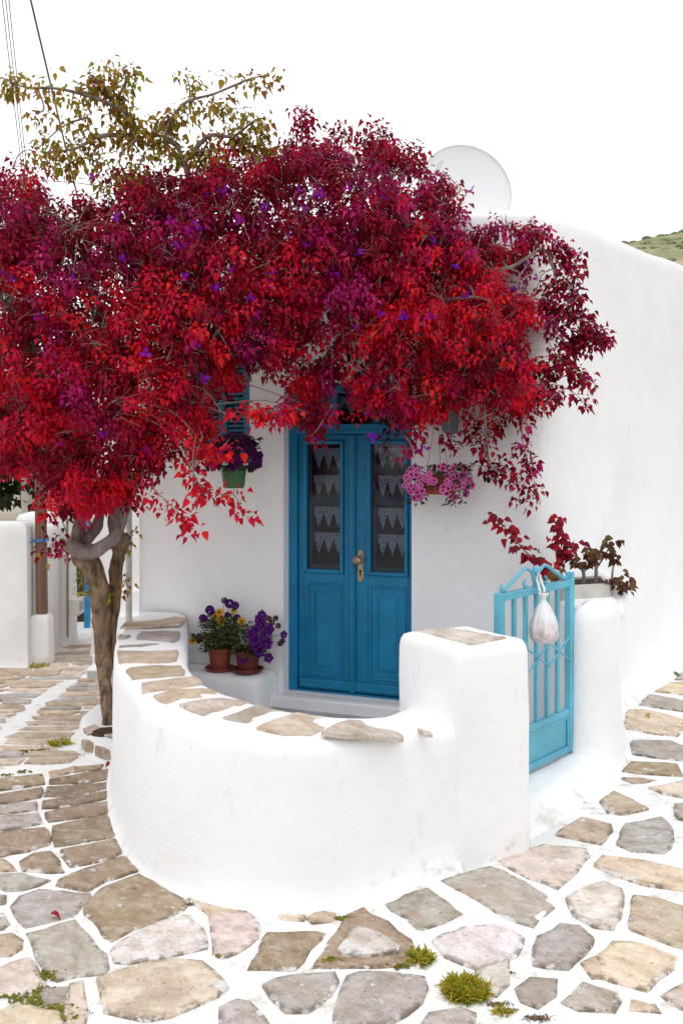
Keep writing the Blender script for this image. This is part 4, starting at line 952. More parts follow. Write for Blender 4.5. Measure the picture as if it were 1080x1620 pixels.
# the 300 leaves that show largest are parts of their own
infr = (LPa[:, 0] / LPa[:, 1] * F + CX > 5) & (LPa[:, 0] / LPa[:, 1] * F + CX < 1075)
score = LSa / LPa[:, 1] * infr; pick = np.argsort(-score)[:300]; rest = np.setdiff1d(np.arange(len(LPa)), pick)
leaf_obj('foliage', LPa[rest], LDa[rest], LNa[rest], LSa[rest], LCa[rest], M_leaf, tree, LWa[rest])['kind'] = 'stuff'
pcols = [c for k in ('red', 'crim', 'mag', 'wine', 'olive', 'dark') for c in PAL[k]]; pm_ = single_leaf_meshes(pcols); pca = np.array(pcols)
for i in pick:
    b = int(np.argmin(((pca - LCa[i]) ** 2).sum(1))); put_leaf(pm_[b], LPa[i], LDa[i], LNa[i], LSa[i], tree)
print('leaves', len(LP))
# purple bracts
def bract_mesh(cols):
    mb = MB(); cc = []
    for k in range(3):
        a = k * 2.094; d = Vector((math.cos(a), math.sin(a), 0)); w = Vector((-math.sin(a), math.cos(a), 0)); up = Vector((0, 0, 1))
        rows_ = [(0, .05, 0), (.3, .32, .22), (.65, .36, .45), (1.0, .02, .5)]
        b0 = len(mb.v)
        for t, hw, h in rows_:
            for sgn in (-1, 0, 1): mb.v.append(tuple(d * t + w * hw * sgn + up * (h + .12 * abs(sgn)))); cc.append(cols[k % len(cols)])
        for r_ in range(3):
            for q in range(2): mb.f.append((b0 + r_ * 3 + q, b0 + r_ * 3 + q + 1, b0 + (r_ + 1) * 3 + q + 1, b0 + (r_ + 1) * 3 + q)); mb.m.append(0)
    me = bpy.data.meshes.new('blossom'); me.from_pydata(mb.v, [], mb.f); a = me.color_attributes.new('Col', 'FLOAT_COLOR', 'POINT'); a.data.foreach_set('color', [x for c in cc for x in (*c, 1)])
    me.materials.append(M_petal); me.polygons.foreach_set('use_smooth', [True] * len(me.polygons)); return me
bm_ = [bract_mesh([(.36, .012, .60), (.30, .008, .52)]), bract_mesh([(.26, .010, .62), (.34, .012, .6)]), bract_mesh([(.50, .01, .40), (.42, .008, .36)])]
BL = [(285,395),(310,360),(300,366),(330,310),(350,300),(195,408),(370,430),(360,302),(497,425),(528,435),(520,430),(570,403),(432,435),(425,445),(605,310),(552,298),(745,305),(905,462),(918,452),(900,475),(668,715),(660,716),(674,712),(663,690),(495,695),(440,430),(455,372),(480,390),(20,440),(8,437),(290,437),(232,720),(230,716),(100,704),(70,695),(165,690),(230,560),(310,545),(320,600),(150,280),(340,460),(470,470),(540,465),(600,432),(640,500),(690,380),(720,425),(740,470),(680,505),(820,375),(835,420),(860,370),(925,525),(940,520),(930,595),(850,440),(815,455),(590,690),(600,500),(560,520),(395,470),(405,500),(120,440),(60,500),(180,340),(240,330),(270,350),(420,330),(505,310),(480,330),(350,720),(585,655),(470,300),(380,350)]
for x, y in BL:
    d = fdepth(x, y) - .07
    o = bpy.data.objects.new('blossom', random.choice(bm_)); COL.objects.link(o); adopt(o, tree); o.location = pd(x, y, d)
    o.rotation_euler = (random.uniform(.2, 2.0), random.uniform(-.8, .8), random.uniform(0, 6.28)); s = random.uniform(.026, .040) * (1.35 if (x, y) in ((668,715),(745,305),(285,395),(310,360),(528,435)) else 1); o.scale = (s, s, s)

# trunk and limbs
mb = MB()
mb.tube(crom([pd(169,1168,5.78), pd(170,1135,5.8), pd(167,1085,5.9), pd(163,1030,6.04), pd(160,985,6.02), pd(158,940,6.0), pd(150,905,5.98), pd(132,880,5.95), pd(122,858,5.92)], 6), [.026 + .03 * min(1, i / 26) + .014 * max(0, 1 - abs(i - 36) / 10) for i in range(49)], 14, wob=.35)
mb.build('trunk', M_bark, tree, smooth=True)
mb = MB()
mb.tube(crom([pd(176,1060,6.12), pd(178,1000,6.1), pd(182,940,6.1), pd(185,890,6.08), pd(190,868,6.05), pd(196,850,6.0)], 6), [.022 + .02 * min(1, i / 16) + .008 * (i > 22) for i in range(31)], 12, wob=.3); mb.build('second_trunk', M_bark, tree, smooth=True)
limbs = [([pd(112,862,5.86), pd(130,874,5.83), pd(160,868,5.82), pd(185,845,5.82), pd(198,805,5.84), pd(215,760,5.75), pd(240,690,5.7)], .05, .026),
         ([pd(118,865,5.92), pd(124,835,5.95), pd(122,800,6.0), pd(112,745,6.0), pd(90,660,5.9), pd(60,560,5.7)], .045, .02),
         ([pd(130,858,5.95), pd(150,838,6.05), pd(163,800,6.1), pd(185,720,6.0), pd(215,600,5.7), pd(232,500,5.4), pd(240,455,5.3)], .04, .016),
         ([pd(190,868,6.05), pd(186,845,6.1), pd(180,810,6.1), pd(215,700,6.1), pd(300,560,6.0), pd(420,470,5.8), pd(560,420,5.6)], .045, .018),
         ([pd(240,690,5.7), pd(318,640,5.5), pd(320,560,5.42), pd(315,490,5.42)], .024, .014),
         ([pd(300,560,6.0), pd(330,420,5.9), pd(320,330,5.8), pd(300,285,5.6)], .03, .018),
         ([pd(560,420,5.6), pd(640,380,5.6), pd(620,320,5.6), pd(600,290,5.6)], .022, .012),
         ([pd(560,420,5.7), pd(640,470,5.6), pd(700,475,5.46), pd(745,470,5.42), pd(778,482,5.42), pd(786,540,5.5)], .017, .007),
         ([pd(420,470,5.8), pd(560,440,5.7), pd(650,455,5.62), pd(690,490,5.6), pd(760,560,5.65), pd(800,640,5.7)], .018, .007),
         ([pd(560,420,5.6), pd(720,420,5.6), pd(800,425,5.55), pd(860,395,5.55), pd(880,450,5.55)], .02, .006),
         ([pd(760,560,5.65), pd(768,680,5.65), pd(775,735,5.55), pd(800,750,5.55)], .01, .005),
         ([pd(90,660,5.9), pd(30,520,5.6), pd(-30,420,5.5)], .02, .01), ([pd(215,600,5.7), pd(150,470,5.4), pd(120,360,5.4)], .02, .008),
         ([pd(318,640,5.4), pd(380,660,5.25), pd(430,650,5.2)], .006, .003), ([pd(320,690,5.3), pd(308,730,5.22), pd(308,770,5.2), pd(330,782,5.2)], .006, .003)]
limb_pts = []
for pts, r0, r1 in limbs:
    ln = crom(pts, 7); limb_pts += ln; mb = MB(); n = len(ln)
    mb.tube(ln, [r0 + (r1 - r0) * i / (n - 1) for i in range(n)], 10 if r0 > .03 else 7, wob=.3); mb.build('branch', M_bark2, tree, smooth=True)
# thin twigs to the leaf clumps, and bare pale tips
mb = MB(); lp_ = np.array([tuple(p) for p in limb_pts])
for c in clumps:
    dd_ = ((lp_ - np.array(c)) ** 2).sum(1); dd_ = dd_ + 3 * np.maximum(0, c.y + .1 - lp_[:, 1]) ** 2; k = int(np.argsort(dd_)[random.randint(0, 12)]); a = Vector(lp_[k]); m = a.lerp(c, .5) + Vector((random.gauss(0, .05), random.gauss(0, .05), .06))
    mb.tube(crom([a, m, c], 3), [.0045, .004, .0038, .0034, .003, .0026, .002], 4, caps=False)
for ln, r0, r1 in shoots:
    if r0 > .01: 
        b2 = MB(); b2.tube(ln, [r0 + (r1 - r0) * i / (len(ln) - 1) for i in range(len(ln))], 6, wob=.2); b2.build('branch', M_bark2, tree, smooth=True)
    else: mb.tube(ln, [r0 + (r1 - r0) * i / (len(ln) - 1) for i in range(len(ln))], 4, caps=False)
tx, ty, td = sample_canopy(620, .05)
for x, y, d in zip(tx, ty, td):
    p = pd(x, y, d - .03); v = Vector((random.gauss(0, 1), -random.uniform(0, .8), random.gauss(.2, .8))).normalized()
    for _ in range(random.choice((1, 1, 2, 3))):
        L = random.uniform(.05, .16); w = (v + Vector((random.gauss(0, .5), random.gauss(0, .5), random.gauss(0, .5)))).normalized()
        mb.tube([p, p + w * L * .5 + Vector((0, 0, random.gauss(0, .01))), p + w * L], [.0022, .0018, .001], 3, caps=False)
mb.build('twigs', M_twig, tree)['kind'] = 'stuff'

# raised bed round the trunk
tb = thing('tree_bed', 'small raised bed edged with whitewashed stones at the tree foot', 'tree bed', pz(150, 1185))
pl_ = [pz(128, 1192), pz(180, 1212), pz(190, 1160), pz(176, 1138), pz(150, 1140), pz(127, 1160)]
pl_ = [Vector((p.x, p.y, 0)) for p in pl_]
extrude_plan(pl_, [(.03, -.02), (.012, .02), (.0, .07), (-.01, .10), (-.025, .108)], M_lime, 'edging', tb)
def bedstone(poly, z, col): stone([pz(x, y, z) for x, y in poly], col, tb, h=.008, jit=.003, edge_in=.006)
bedstone([(135,1154),(150,1148),(158,1158),(140,1162)], .109, 't'); bedstone([(160,1160),(178,1162),(178,1168),(168,1164)], .109, 's')
def facestone(p0, p1, z0, z1, col):
    a, b = Vector(p0), Vector(p1); d = (b - a).normalized(); n = Vector((d.y, -d.x, 0)); m = MB(); pts = []
    for u, z in ((0, z0), (.5, z0 - .004), (1, z0 + .003), (1.02, (z0 + z1) / 2), (.97, z1), (.5, z1 + .004), (.03, z1 - .003), (-.02, (z0 + z1) / 2)):
        q = a.lerp(b, u); q.z = z; pts.append(q)
    c = sum(pts, Vector()) / 8; k = 8
    V = [p - n * .02 for p in pts] + [p + n * .008 for p in pts] + [c.lerp(p, .8) + n * .014 for p in pts]
    m.add(V, [(i, (i + 1) % k, k + (i + 1) % k, k + i) for i in range(k)] + [(k + i, k + (i + 1) % k, 2 * k + (i + 1) % k, 2 * k + i) for i in range(k)] + [tuple(2 * k + i for i in range(k))])
    o = m.build('stone', M_stone, tb); o.color = (*SC[col], 1)
qa, qb = pl_[0], pl_[1]
facestone(qa.lerp(qb, .06), qa.lerp(qb, .40), .03, .09, 'b'); facestone(qa.lerp(qb, .48), qa.lerp(qb, .9), .025, .085, 'b')
mb = MB(); c0 = pz(168, 1158, .11); mb.lathe((c0.x, c0.y, .112), [(.001, .012), (.06, .008), (.1, 0)], 12); mb.build('soil', M_soil, tb)

# ------------------------------------------------------------------ vine and small shrub in the cement planter
vine = thing('bougainvillea_vine', 'young wine red bougainvillea vine arching up from behind the blue gate', 'vine', (1.33, 5.6, .99))
vl = []; vs_ = MB()
for pts, d in (([(880,925),(868,905),(852,890),(830,872),(812,850),(792,828),(772,812)], [5.55, 5.5, 5.48, 5.48, 5.48, 5.5, 5.5]), ([(893,925),(884,895),(878,868),(880,840),(876,818)], [5.55] * 5), ([(884,890),(895,870),(908,855)], [5.55] * 3), ([(890,925),(880,912),(862,908)], [5.55, 5.5, 5.45])):
    ln = crom([pd(x, y, q) for (x, y), q in zip(pts, d)], 5); vs_.tube(ln, [.007 - .005 * i / (len(ln) - 1) for i in range(len(ln))], 5); vl.append(ln)
vs_.build('stem', M_twig, vine, smooth=True)
vm = single_leaf_meshes([(.36, .008, .03), (.26, .008, .03), (.5, .012, .03), (.18, .008, .02), (.25, .12, .03)])
for li, ln in enumerate(vl):
    n = (62, 46, 26, 12)[li]
    for q in range(n):
        t = q / n; t = (.12 + .88 * t) if li == 0 else (.35 + .65 * t if li == 1 else .2 + .8 * t); c = ln[min(len(ln) - 1, int(t * (len(ln) - 1)))] + Vector((random.gauss(0, .022), random.gauss(0, .02), random.gauss(0, .02)))
        a = random.uniform(0, 6.28)
        put_leaf(vm[4] if li == 3 else random.choice(vm[:4]), c, (math.cos(a) * .8, -abs(math.sin(a)) * .7 - .1, random.uniform(-.9, .3)), (random.gauss(0, .4), -.7, .6), random.uniform(.036, .058), vine)
shrub = thing('leafy_shrub', 'small bronze brown leaved shrub with bare stems in the cement planter', 'shrub', (1.5, 5.62, .99))
ss_ = MB(); tips = []
for pts, r in (([(923,930),(922,905),(915,890)], .012), ([(942,930),(942,900),(940,880)], .012), ([(967,925),(968,905),(970,890)], .007), ([(942,900),(955,880),(965,862)], .006), ([(955,930),(970,924),(985,926)], .007), ([(922,905),(935,895),(945,885)], .005)):
    ln = crom([pd(x, y, 5.62) for x, y in pts], 5); ss_.tube(ln, [r - .4 * r * i / (len(ln) - 1) for i in range(len(ln))], 6, wob=.3)
ss_.build('stem', M_bark2, shrub, smooth=True)
sm2 = single_leaf_meshes([(.12, .05, .025), (.16, .075, .03), (.09, .035, .02), (.2, .12, .04), (.13, .03, .03)])
for (x, y, n, sp) in ((917,888,14,.03),(940,878,18,.035),(955,872,14,.03),(966,858,12,.022),(972,886,10,.025),(983,922,18,.03),(992,930,8,.022),(928,892,8,.025),(970,925,8,.02)):
    for q in range(n):
        c = pd(x, y, 5.6) + Vector((random.gauss(0, sp), random.gauss(0, sp), random.gauss(0, sp * .8))); a = random.uniform(0, 6.28)
        put_leaf(random.choice(sm2), c, (math.cos(a), -abs(math.sin(a)) * .8, random.uniform(-.8, .2)), (random.gauss(0, .4), -.5, .7), random.uniform(.036, .056), shrub)

# ------------------------------------------------------------------ flower pots
def flower_mesh(kind, c1, c2=None):
    V, Fc, C = [], [], []
    if kind == 'petunia':
        n = 10; rings = [(.12, -.5, c2), (.32, -.05, c2), (.72, .12, c1), (1.0, .08, c1)]
        for r, z, c in rings:
            for i in range(n):
                a = 2 * math.pi * i / n; rr = r * (1 + (.13 * math.cos(5 * a) if r > .6 else 0)); V.append((rr * math.cos(a), rr * math.sin(a), z)); C.append(c)
        Fc = [(k * n + i, k * n + (i + 1) % n, (k + 1) * n + (i + 1) % n, (k + 1) * n + i) for k in range(3) for i in range(n)]
    elif kind == 'daisy':
        for i in range(11):
            a = 2 * math.pi * i / 11; d = np.array([math.cos(a), math.sin(a)]); w = np.array([-d[1], d[0]]); b = len(V)
            for t, hw, z in ((.2, .08, .05), (.6, .19, .1), (1.0, .07, .0)):
                for s in (-1, 1): V.append((*(d * t + w * hw * s), z)); C.append(c1)
            Fc += [(b, b + 1, b + 3, b + 2), (b + 2, b + 3, b + 5, b + 4)]
        b = len(V)
        for i in range(8): V.append((.27 * math.cos(i * .785), .27 * math.sin(i * .785), .12)); C.append(c2)
        V.append((0, 0, .22)); C.append(c2); Fc += [(b + i, b + (i + 1) % 8, b + 8) for i in range(8)]
    else:                                          # ball of small florets
        for i in range(26):
            z = 1 - 1.7 * (i + .5) / 26; r = math.sqrt(max(0, 1 - z * z)); a = i * 2.4; p = Vector((r * math.cos(a), r * math.sin(a), z)); u = p.orthogonal().normalized(); w = p.cross(u); b = len(V)
            for q in range(5): V.append(tuple(p * 1.0 + (u * math.cos(q * 1.257) + w * math.sin(q * 1.257)) * .46)); C.append(c1 if i % 3 else c2)
            V.append(tuple(p * .8)); C.append(c2); Fc += [(b + q, b + (q + 1) % 5, b + 5) for q in range(5)]
    me = bpy.data.meshes.new('bloom'); me.from_pydata(V, [], Fc); a = me.color_attributes.new('Col', 'FLOAT_COLOR', 'POINT'); a.data.foreach_set('color', [x for c in C for x in (*c, 1)])
    me.materials.append(M_petal); me.polygons.foreach_set('use_smooth', [True] * len(Fc)); return me
def put_bloom(me, p, n, s, parent):
    o = bpy.data.objects.new('bloom', me); COL.objects.link(o); adopt(o, parent); n = Vector(n).normalized()
    o.matrix_basis = Matrix.Translation(p) @ n.to_track_quat('Z', 'Y').to_matrix().to_4x4() @ Matrix.Rotation(random.uniform(0, 6.28), 4, 'Z') @ Matrix.Scale(s, 4); return o
def herb(parent, centre, n, sx, sz, size, cols, stems=None):
    P, D, Nn, S, C = [], [], [], [], []
    for _ in range(n):
        a = random.uniform(0, 6.28); r = math.sqrt(random.random()); z = random.random()
        p = Vector(centre) + Vector((sx * r * math.cos(a), sx * .75 * r * math.sin(a), sz * z))
        P.append(p); D.append((math.cos(a) + random.gauss(0, .5), math.sin(a) + random.gauss(0, .5), random.uniform(-.4, .9))); Nn.append((random.gauss(0, .4), -.4, .8)); S.append(size * random.uniform(.6, 1.3)); c = random.choice(cols); g = random.uniform(.7, 1.3); C.append(tuple(x * g for x in c))
    o = leaf_obj('foliage', [tuple(p) for p in P], [tuple(d) for d in D], Nn, S, C, M_leaf, parent, np.full(n, .7)); o['kind'] = 'stuff'; return P
GREEN = [(.06, .11, .02), (.09, .14, .03), (.045, .08, .015), (.13, .15, .03)]
f_purp = flower_mesh('ball', (.16, .02, .30), (.10, .012, .2)); f_yel = flower_mesh('daisy', (.85, .42, .02), (.12, .04, .01)); f_pet = flower_mesh('petunia', (.15, .012, .27), (.07, .006, .14)); f_dark = flower_mesh('petunia', (.11, .008, .125), (.035, .004, .04))
f_pink = flower_mesh('petunia', (.92, .26, .62), (.30, .008, .12)); f_pink2 = flower_mesh('petunia', (.85, .16, .52), (.26, .006, .10)); f_mauve = flower_mesh('ball', (.2, .09, .13), (.12, .05, .06))
def benchpt(x, y=None, o=.13, z=.277): 
    # bench spot seen at photo column x
    k = (x - CX) / F; q0 = Lc + nv * o; s = (k * q0.y - q0.x) / (tv.x - k * tv.y); return Wf(s, o, z)
# pot 1: yellow daisies and purple verbena
c1 = benchpt(348, o=.14); d1 = c1.y
p1 = thing('flower_pot', 'terracotta pot of yellow daisies and purple verbena on the white bench', 'flower pot', c1)
mb = MB(); mb.lathe(c1, [(.001, .012), (.062, .012), (.078, .135), (.085, .135), (.087, .158), (.078, .158), (.072, .13), (.001, .128)], 28); mb.build('pot', M_terra, p1, smooth=True, auto=40)
mb = MB(); mb.lathe(c1, [(.001, .002), (.085, .002), (.105, .022), (.10, .024), (.082, .010), (.001, .010)], 28); mb.build('saucer', M_terra, p1, smooth=True, auto=40)
st = MB(); top = c1 + Vector((0, 0, .13))
BL1 = [(363,955,f_purp,.030),(372,958,f_purp,.026),(332,965,f_purp,.030),(338,972,f_purp,.024),(321,978,f_purp,.026),(347,969,f_yel,.034),(341,975,f_yel,.032),(351,984,f_yel,.034),(370,966,f_yel,.028),(382,983,f_yel,.032),(305,1014,f_yel,.032),(316,1007,f_mauve,.022),(375,977,f_purp,.022),(360,972,f_purp,.018),(355,950,f_purp,.02),(345,988,f_purp,.012)]
for x, y, f_, s in BL1:
    q = pd(x, y, d1 - random.uniform(.0, .08)); st.tube(crom([top + Vector((random.gauss(0, .02), random.gauss(0, .02), 0)), top.lerp(q, .55) + Vector((0, 0, .02)), q], 4), .0022, 4)
    put_bloom(f_, q, (random.gauss(0, .35), -.8, .6), s, p1)
for _ in range(46):
    q = top + Vector((random.gauss(0, .085), random.gauss(0, .06), random.uniform(.1, .27))); st.tube([top + Vector((random.gauss(0, .025), random.gauss(0, .02), 0)), top.lerp(q, .6), q], .0018, 3)
st.build('stems', M_stem, p1)['kind'] = 'stuff'
herb(p1, top + Vector((0, 0, .0)), 620, .125, .24, .03, GREEN)
herbx = top + Vector((-.11, 0, .06)); herb(p1, herbx, 60, .07, .06, .035, GREEN)
# pot 2: purple petunias
c2 = benchpt(392, o=.14); d2 = c2.y
p2 = thing('flower_pot', 'dark red pot of purple petunias leaning toward the blue door', 'flower pot', c2)
mb = MB(); mb.lathe(c2, [(.001, .012), (.066, .012), (.080, .12), (.088, .13), (.09, .152), (.08, .152), (.074, .12), (.001, .12)], 28); mb.build('pot', M_terra2, p2, smooth=True, auto=40)
mb = MB(); mb.lathe(c2, [(.001, .002), (.08, .002), (.104, .02), (.108, .034), (.098, .036), (.08, .010), (.001, .010)], 28, fn=lambda a, i: 1 + .04 * math.sin(7 * a)); mb.build('saucer', M_terra2, p2, smooth=True, auto=40)
top = c2 + Vector((0, 0, .13)); st = MB()
for x, y, s in [(410,980,.036),(413,988,.038),(404,997,.038),(398,1002,.034),(420,1004,.036),(403,1012,.042),(405,1020,.042),(409,1028,.042),(422,1018,.04),(427,995,.034),(400,1008,.032),(424,996,.03),(425,1041,.034),(449,1004,.026),(384,1042,.036),(414,972,.03),(408,1034,.034),(396,1000,.026)]:
    q = pd(x, y, d2 - random.uniform(.06, .14)); put_bloom(f_pet, q, (random.gauss(0, .4), -.9, .3), s, p2); st.tube(crom([top, top.lerp(q, .6) + Vector((0, 0, .03)), q], 4), .002, 4)
for x, y in [(430,985),(436,978),(421,977),(426,979),(440,990),(447,1014),(443,1018)]: put_bloom(f_mauve, pd(x, y, d2 - .05), (0, -.8, .5), .018, p2)
st.build('stems', M_stem, p2)['kind'] = 'stuff'
herb(p2, top + Vector((.03, -.02, -.01)), 420, .125, .21, .03, GREEN)
# wooden scrap under the saucers is left as a thin brown board
bd = MB(); bd.box(.49, .93, .06, .215, .2785, .285, Wf); 
# hanging pots
def wires(mb, top, pts, r=.0018):
    for p in pts: mb.tube([Vector(top), Vector(p)], r, 4)
h1 = pd(370, 772, 6.25)
hp = thing('hanging_pot', 'green hanging pot of dark purple petunias left of the door', 'hanging pot', h1)
mb = MB(); mb.lathe(h1, [(.001, 0), (.066, 0), (.07, .01), (.084, .13), (.092, .135), (.093, .15), (.084, .15), (.08, .13), (.001, .128)], 28); mb.build('pot', M_greenpot, hp, smooth=True, auto=40)
hk = h1 + Vector((.012, .02, .47)); mb = MB(); wires(mb, hk, [h1 + Vector((.086 * math.cos(a), .086 * math.sin(a), .15)) for a in (.3, 2.4, 4.5)]); mb.tube([hk, hk + Vector((0, .0, .35)), Vector((hk.x, hk.y + .25, hk.z + .42))], .004, 5); mb.build('hanger', M_wire, hp)
ctr = h1 + Vector((.004, -.02, .16)); herb(hp, ctr - Vector((0, 0, .05)), 300, .17, .22, .036, [(.03, .045, .012), (.05, .06, .015), (.025, .03, .012)])
for _ in range(64):
    a = random.uniform(0, 6.28); e = random.uniform(-.3, 1.3); v = Vector((math.cos(a) * math.cos(e), -abs(math.sin(a)) * math.cos(e), math.sin(e))); put_bloom(f_dark, ctr + Vector((v.x * .18, v.y * .12, v.z * .17 + .02)), v + Vector((0, -.5, 0)), random.uniform(.026, .038), hp)
h2 = pd(692, 782, 5.86)
hb = thing('hanging_basket', 'terracotta hanging trough overflowing with pink petunias right of the door', 'hanging pot', h2)
mb = MB(); tvv = tv * .15
def Hf(u, o, z): return h2 + tv * u + nv * o + Vector((0, 0, z))
mb.hexa([Hf(-.10, -.05, 0), Hf(.10, -.05, 0), Hf(.10, .05, 0), Hf(-.10, .05, 0), Hf(-.13, -.07, .12), Hf(.13, -.07, .12), Hf(.13, .07, .12), Hf(-.13, .07, .12)]); mb.box(-.138, .138, -.077, .077, .1, .122, Hf)
mb.build('trough', plain('orange_terracotta', (.34, .065, .03), .6, .35), hb, bevel=.008)
mb = MB(); hk = pd(692, 640, 5.86); wires(mb, hk, [Hf(-.06, .05, .12), Hf(.07, .0, .12), Hf(.0, -.07, .12)]); mb.tube([hk, hk + Vector((0, 0, .3)), hk + Vector((.05, .25, .34))], .004, 5); mb.build('hanger', M_wire, hb)
herb(hb, Hf(-.09, .02, .03), 260, .13, .14, .03, GREEN); herb(hb, Hf(.09, .02, .03), 260, .12, .15, .03, GREEN); herb(hb, Hf(-.13, .04, -.07), 90, .06, .12, .026, GREEN); herb(hb, Hf(.12, .04, -.07), 90, .06, .12, .026, GREEN)
rb = random.Random(3); cnt = 0
while cnt < 96:
    x, y = rb.uniform(638, 748), rb.uniform(735, 796)
    e = ((x - 693) / 56) ** 2 + ((y - 762) / 36) ** 2
    if e > 1 or (672 < x < 700 and y > 764) or (668 < x < 690 and y < 748) or (y > 784 and 668 < x < 705): continue
    q = pd(x, y, 5.86 - .13 * math.sqrt(max(0, 1 - e)) - .02); put_bloom(rb.choice((f_pink, f_pink, f_pink2)), q, (rb.gauss((x - 693) / 90, .3), -1, rb.gauss(.15, .3)), rb.uniform(.017, .025), hb); cnt += 1
# blue grey lantern behind the leaves right of the door
lz = pd(712, 688, 6.0); lan = thing('wall_lantern', 'blue grey metal wall lantern half hidden behind wine red leaves', 'lantern', lz)
mb = MB(); mb.lathe(lz, [(.001, 0), (.03, .004), (.045, .02), (.05, .05), (.05, .15), (.055, .16), (.04, .2), (.012, .23), (.001, .235)], 14); mb.build('lamp_shade', plain('blue_grey_metal', (.13, .2, .24), .5, .4), lan, smooth=True, auto=40)
mb = MB(); mb.tube([lz + Vector((0, 0, .23)), lz + Vector((.0, .0, .28)), lz + Vector((.05, .2, .28))], .008, 6); mb.build('bracket', M_wire, lan)

# ------------------------------------------------------------------ roof dish
dc = pd(735, 303, 7.4); dish = thing('satellite_dish', 'large pale grey satellite dish standing on the roof behind the red leaves', 'satellite dish', (dc.x, dc.y + .15, 3.03))
fr = Matrix((Vector((1, .18, 0)).normalized(), Vector((-.02, .12, 1)).normalized(), Vector((.17, -.98, .12)).normalized())).transposed()
mb = MB(); RD = .375
mb.lathe(dc, [(r * RD, -.055 * (1 - r * r)) for r in (.02, .25, .5, .75, .93, .985)], 56, fr, cap0=True); mb.build('bowl', M_dish, dish, smooth=True)
mb = MB(); mb.lathe(dc, [(RD * .985, -.004), (RD * .992, .010), (RD * 1.02, .008), (RD * 1.025, -.012), (RD * 1.0, -.03), (RD * .985, -.004)], 56, fr); mb.build('rim', M_dishrim, dish, smooth=True)
mb = MB(); mb.tube([Vector((dc.x, dc.y + .16, 3.03)), Vector((dc.x, dc.y + .15, dc.z - .05)), Vector((dc.x, dc.y + .06, dc.z))], .025, 10); mb.build('mount', M_metal, dish, smooth=True)

# ------------------------------------------------------------------ alley on the left
def wallbox(name, label, x0, x1, y0, y1, z1, mat=M_white2, r=.05):
    mb = MB(); P = crom([(x0, y0, 0), (x1, y0, 0)], 8)[:-1] + crom([(x1, y0, 0), (x1, y1, 0)], 6)[:-1] + crom([(x1, y1, 0), (x0, y1, 0)], 8)[:-1] + crom([(x0, y1, 0), (x0, y0, 0)], 6)[:-1]
    n = len(P); c = sum(P, Vector()) / n; prof = [(0.02, -.03), (.012, .03), (0, .15)] + [(0, z1 * f_) for f_ in (.3, .5, .7, .88)] + [(-.005, z1 - r), (-.02, z1 - .015), (-.05, z1)]
    for o, z in prof:
        for p in P:
            d = (p - c); d = Vector((1 if abs(p.x - x1) < 1e-6 else -1 if abs(p.x - x0) < 1e-6 else 0, 1 if abs(p.y - y1) < 1e-6 else -1 if abs(p.y - y0) < 1e-6 else 0, 0)); q = p + d * o; q.z = z; q += d * .015 * fbm(q, 1.6, 3) + d * .006 * fbm(q, 6, 2); mb.v.append(tuple(q))
    for i in range(len(prof) - 1):
        for j in range(n): mb.f.append((i * n + j, i * n + (j + 1) % n, (i + 1) * n + (j + 1) % n, (i + 1) * n + j)); mb.m.append(0)
    mb.f.append(tuple((len(prof) - 1) * n + j for j in range(n))); mb.m.append(0)
    return tag(mb.build(name, mat, smooth=True, auto=60), label, 'wall')
wallbox('garden_wall', 'chest high rough white wall facing the street left of the wooden post', -6.5, -2.60, 7.84, 8.15, 1.19)
wallbox('alley_wall', 'low white wall running into the alley behind the wooden post', -2.95, -2.56, 8.22, 8.62, 1.13)
wallbox('alley_wall', 'white alley wall section carrying the meter box and thin brown pipe', -2.95, -2.50, 8.64, 8.95, 1.22)
wallbox('alley_house_wall', 'tall white house wall behind the twisted tree trunk and pale steps', -2.17, -.9, 8.25, 10.2, 2.9)
wallbox('alley_end_wall', 'beige plaster wall closing the alley behind the blue post', -3.5, -1.8, 10.4, 10.7, 2.6, M_beige)
# steps
stp = thing('alley_steps', 'white steps with pale sage grey risers beside the tree trunk', 'steps', (-1.85, 7.6, 0))
for k, (y0, z0, z1) in enumerate(((7.42, 0, .075), (7.62, .075, .15), (7.84, .15, .42), (8.05, .42, .60))):
    mb = MB(); mb.box(-2.0, -1.35, y0, 8.30, z0 - .02, z1); mb.build('step', M_white, stp, bevel=.012, seg=2)
    if k < 2: mb = MB(); mb.box(-1.985, -1.40, y0 - .006, y0 + .02, z0 + .006, z1 - .014); mb.build('riser', M_sage, stp)
# meter box, pipe, blue post, pink cloth
mt = thing('meter_box', 'small white electricity meter box on the white alley wall', 'meter box', (-2.49, 8.72, .25))
mb = MB(); mb.box(-2.505, -2.40, 8.66, 8.86, .28, .43); mb.build('case', M_white2, mt, bevel=.006); mb = MB(); mb.box(-2.402, -2.396, 8.70, 8.82, .32, .40); mb.build('cover', M_metal, mt)
mb = MB(); mb.tube([(-2.485, 8.615, .1), (-2.485, 8.615, .8), (-2.49, 8.615, 1.18)], .012, 6); tag(mb.build('drain_pipe', plain('rusty_pipe', (.30, .22, .15), .8, .2)), 'thin rusty brown pipe running down the white alley wall', 'pipe')
bp = pd(138, 975, 9.6); mb = MB(); mb.box(bp.x - .025, bp.x + .025, 9.58, 9.63, -.03, 1.4); mb.box(bp.x + .026, bp.x + .07, 9.585, 9.625, .25, .42)
tag(mb.build('blue_post', M_bluestuff), 'bright blue painted post at the far end of the alley', 'post')
mb = MB(); pk = pd(132, 952, 9.9)
for q in range(7): mb.v += [(pk.x - .035 + .07 * q / 6, pk.y + .01 * math.sin(q * 2), pk.z - .06), (pk.x - .03 + .06 * q / 6, pk.y + .008 * math.sin(q * 2), pk.z + .06)]
mb.f = [(2 * q, 2 * q + 2, 2 * q + 3, 2 * q + 1) for q in range(6)]; mb.m = [0] * 6
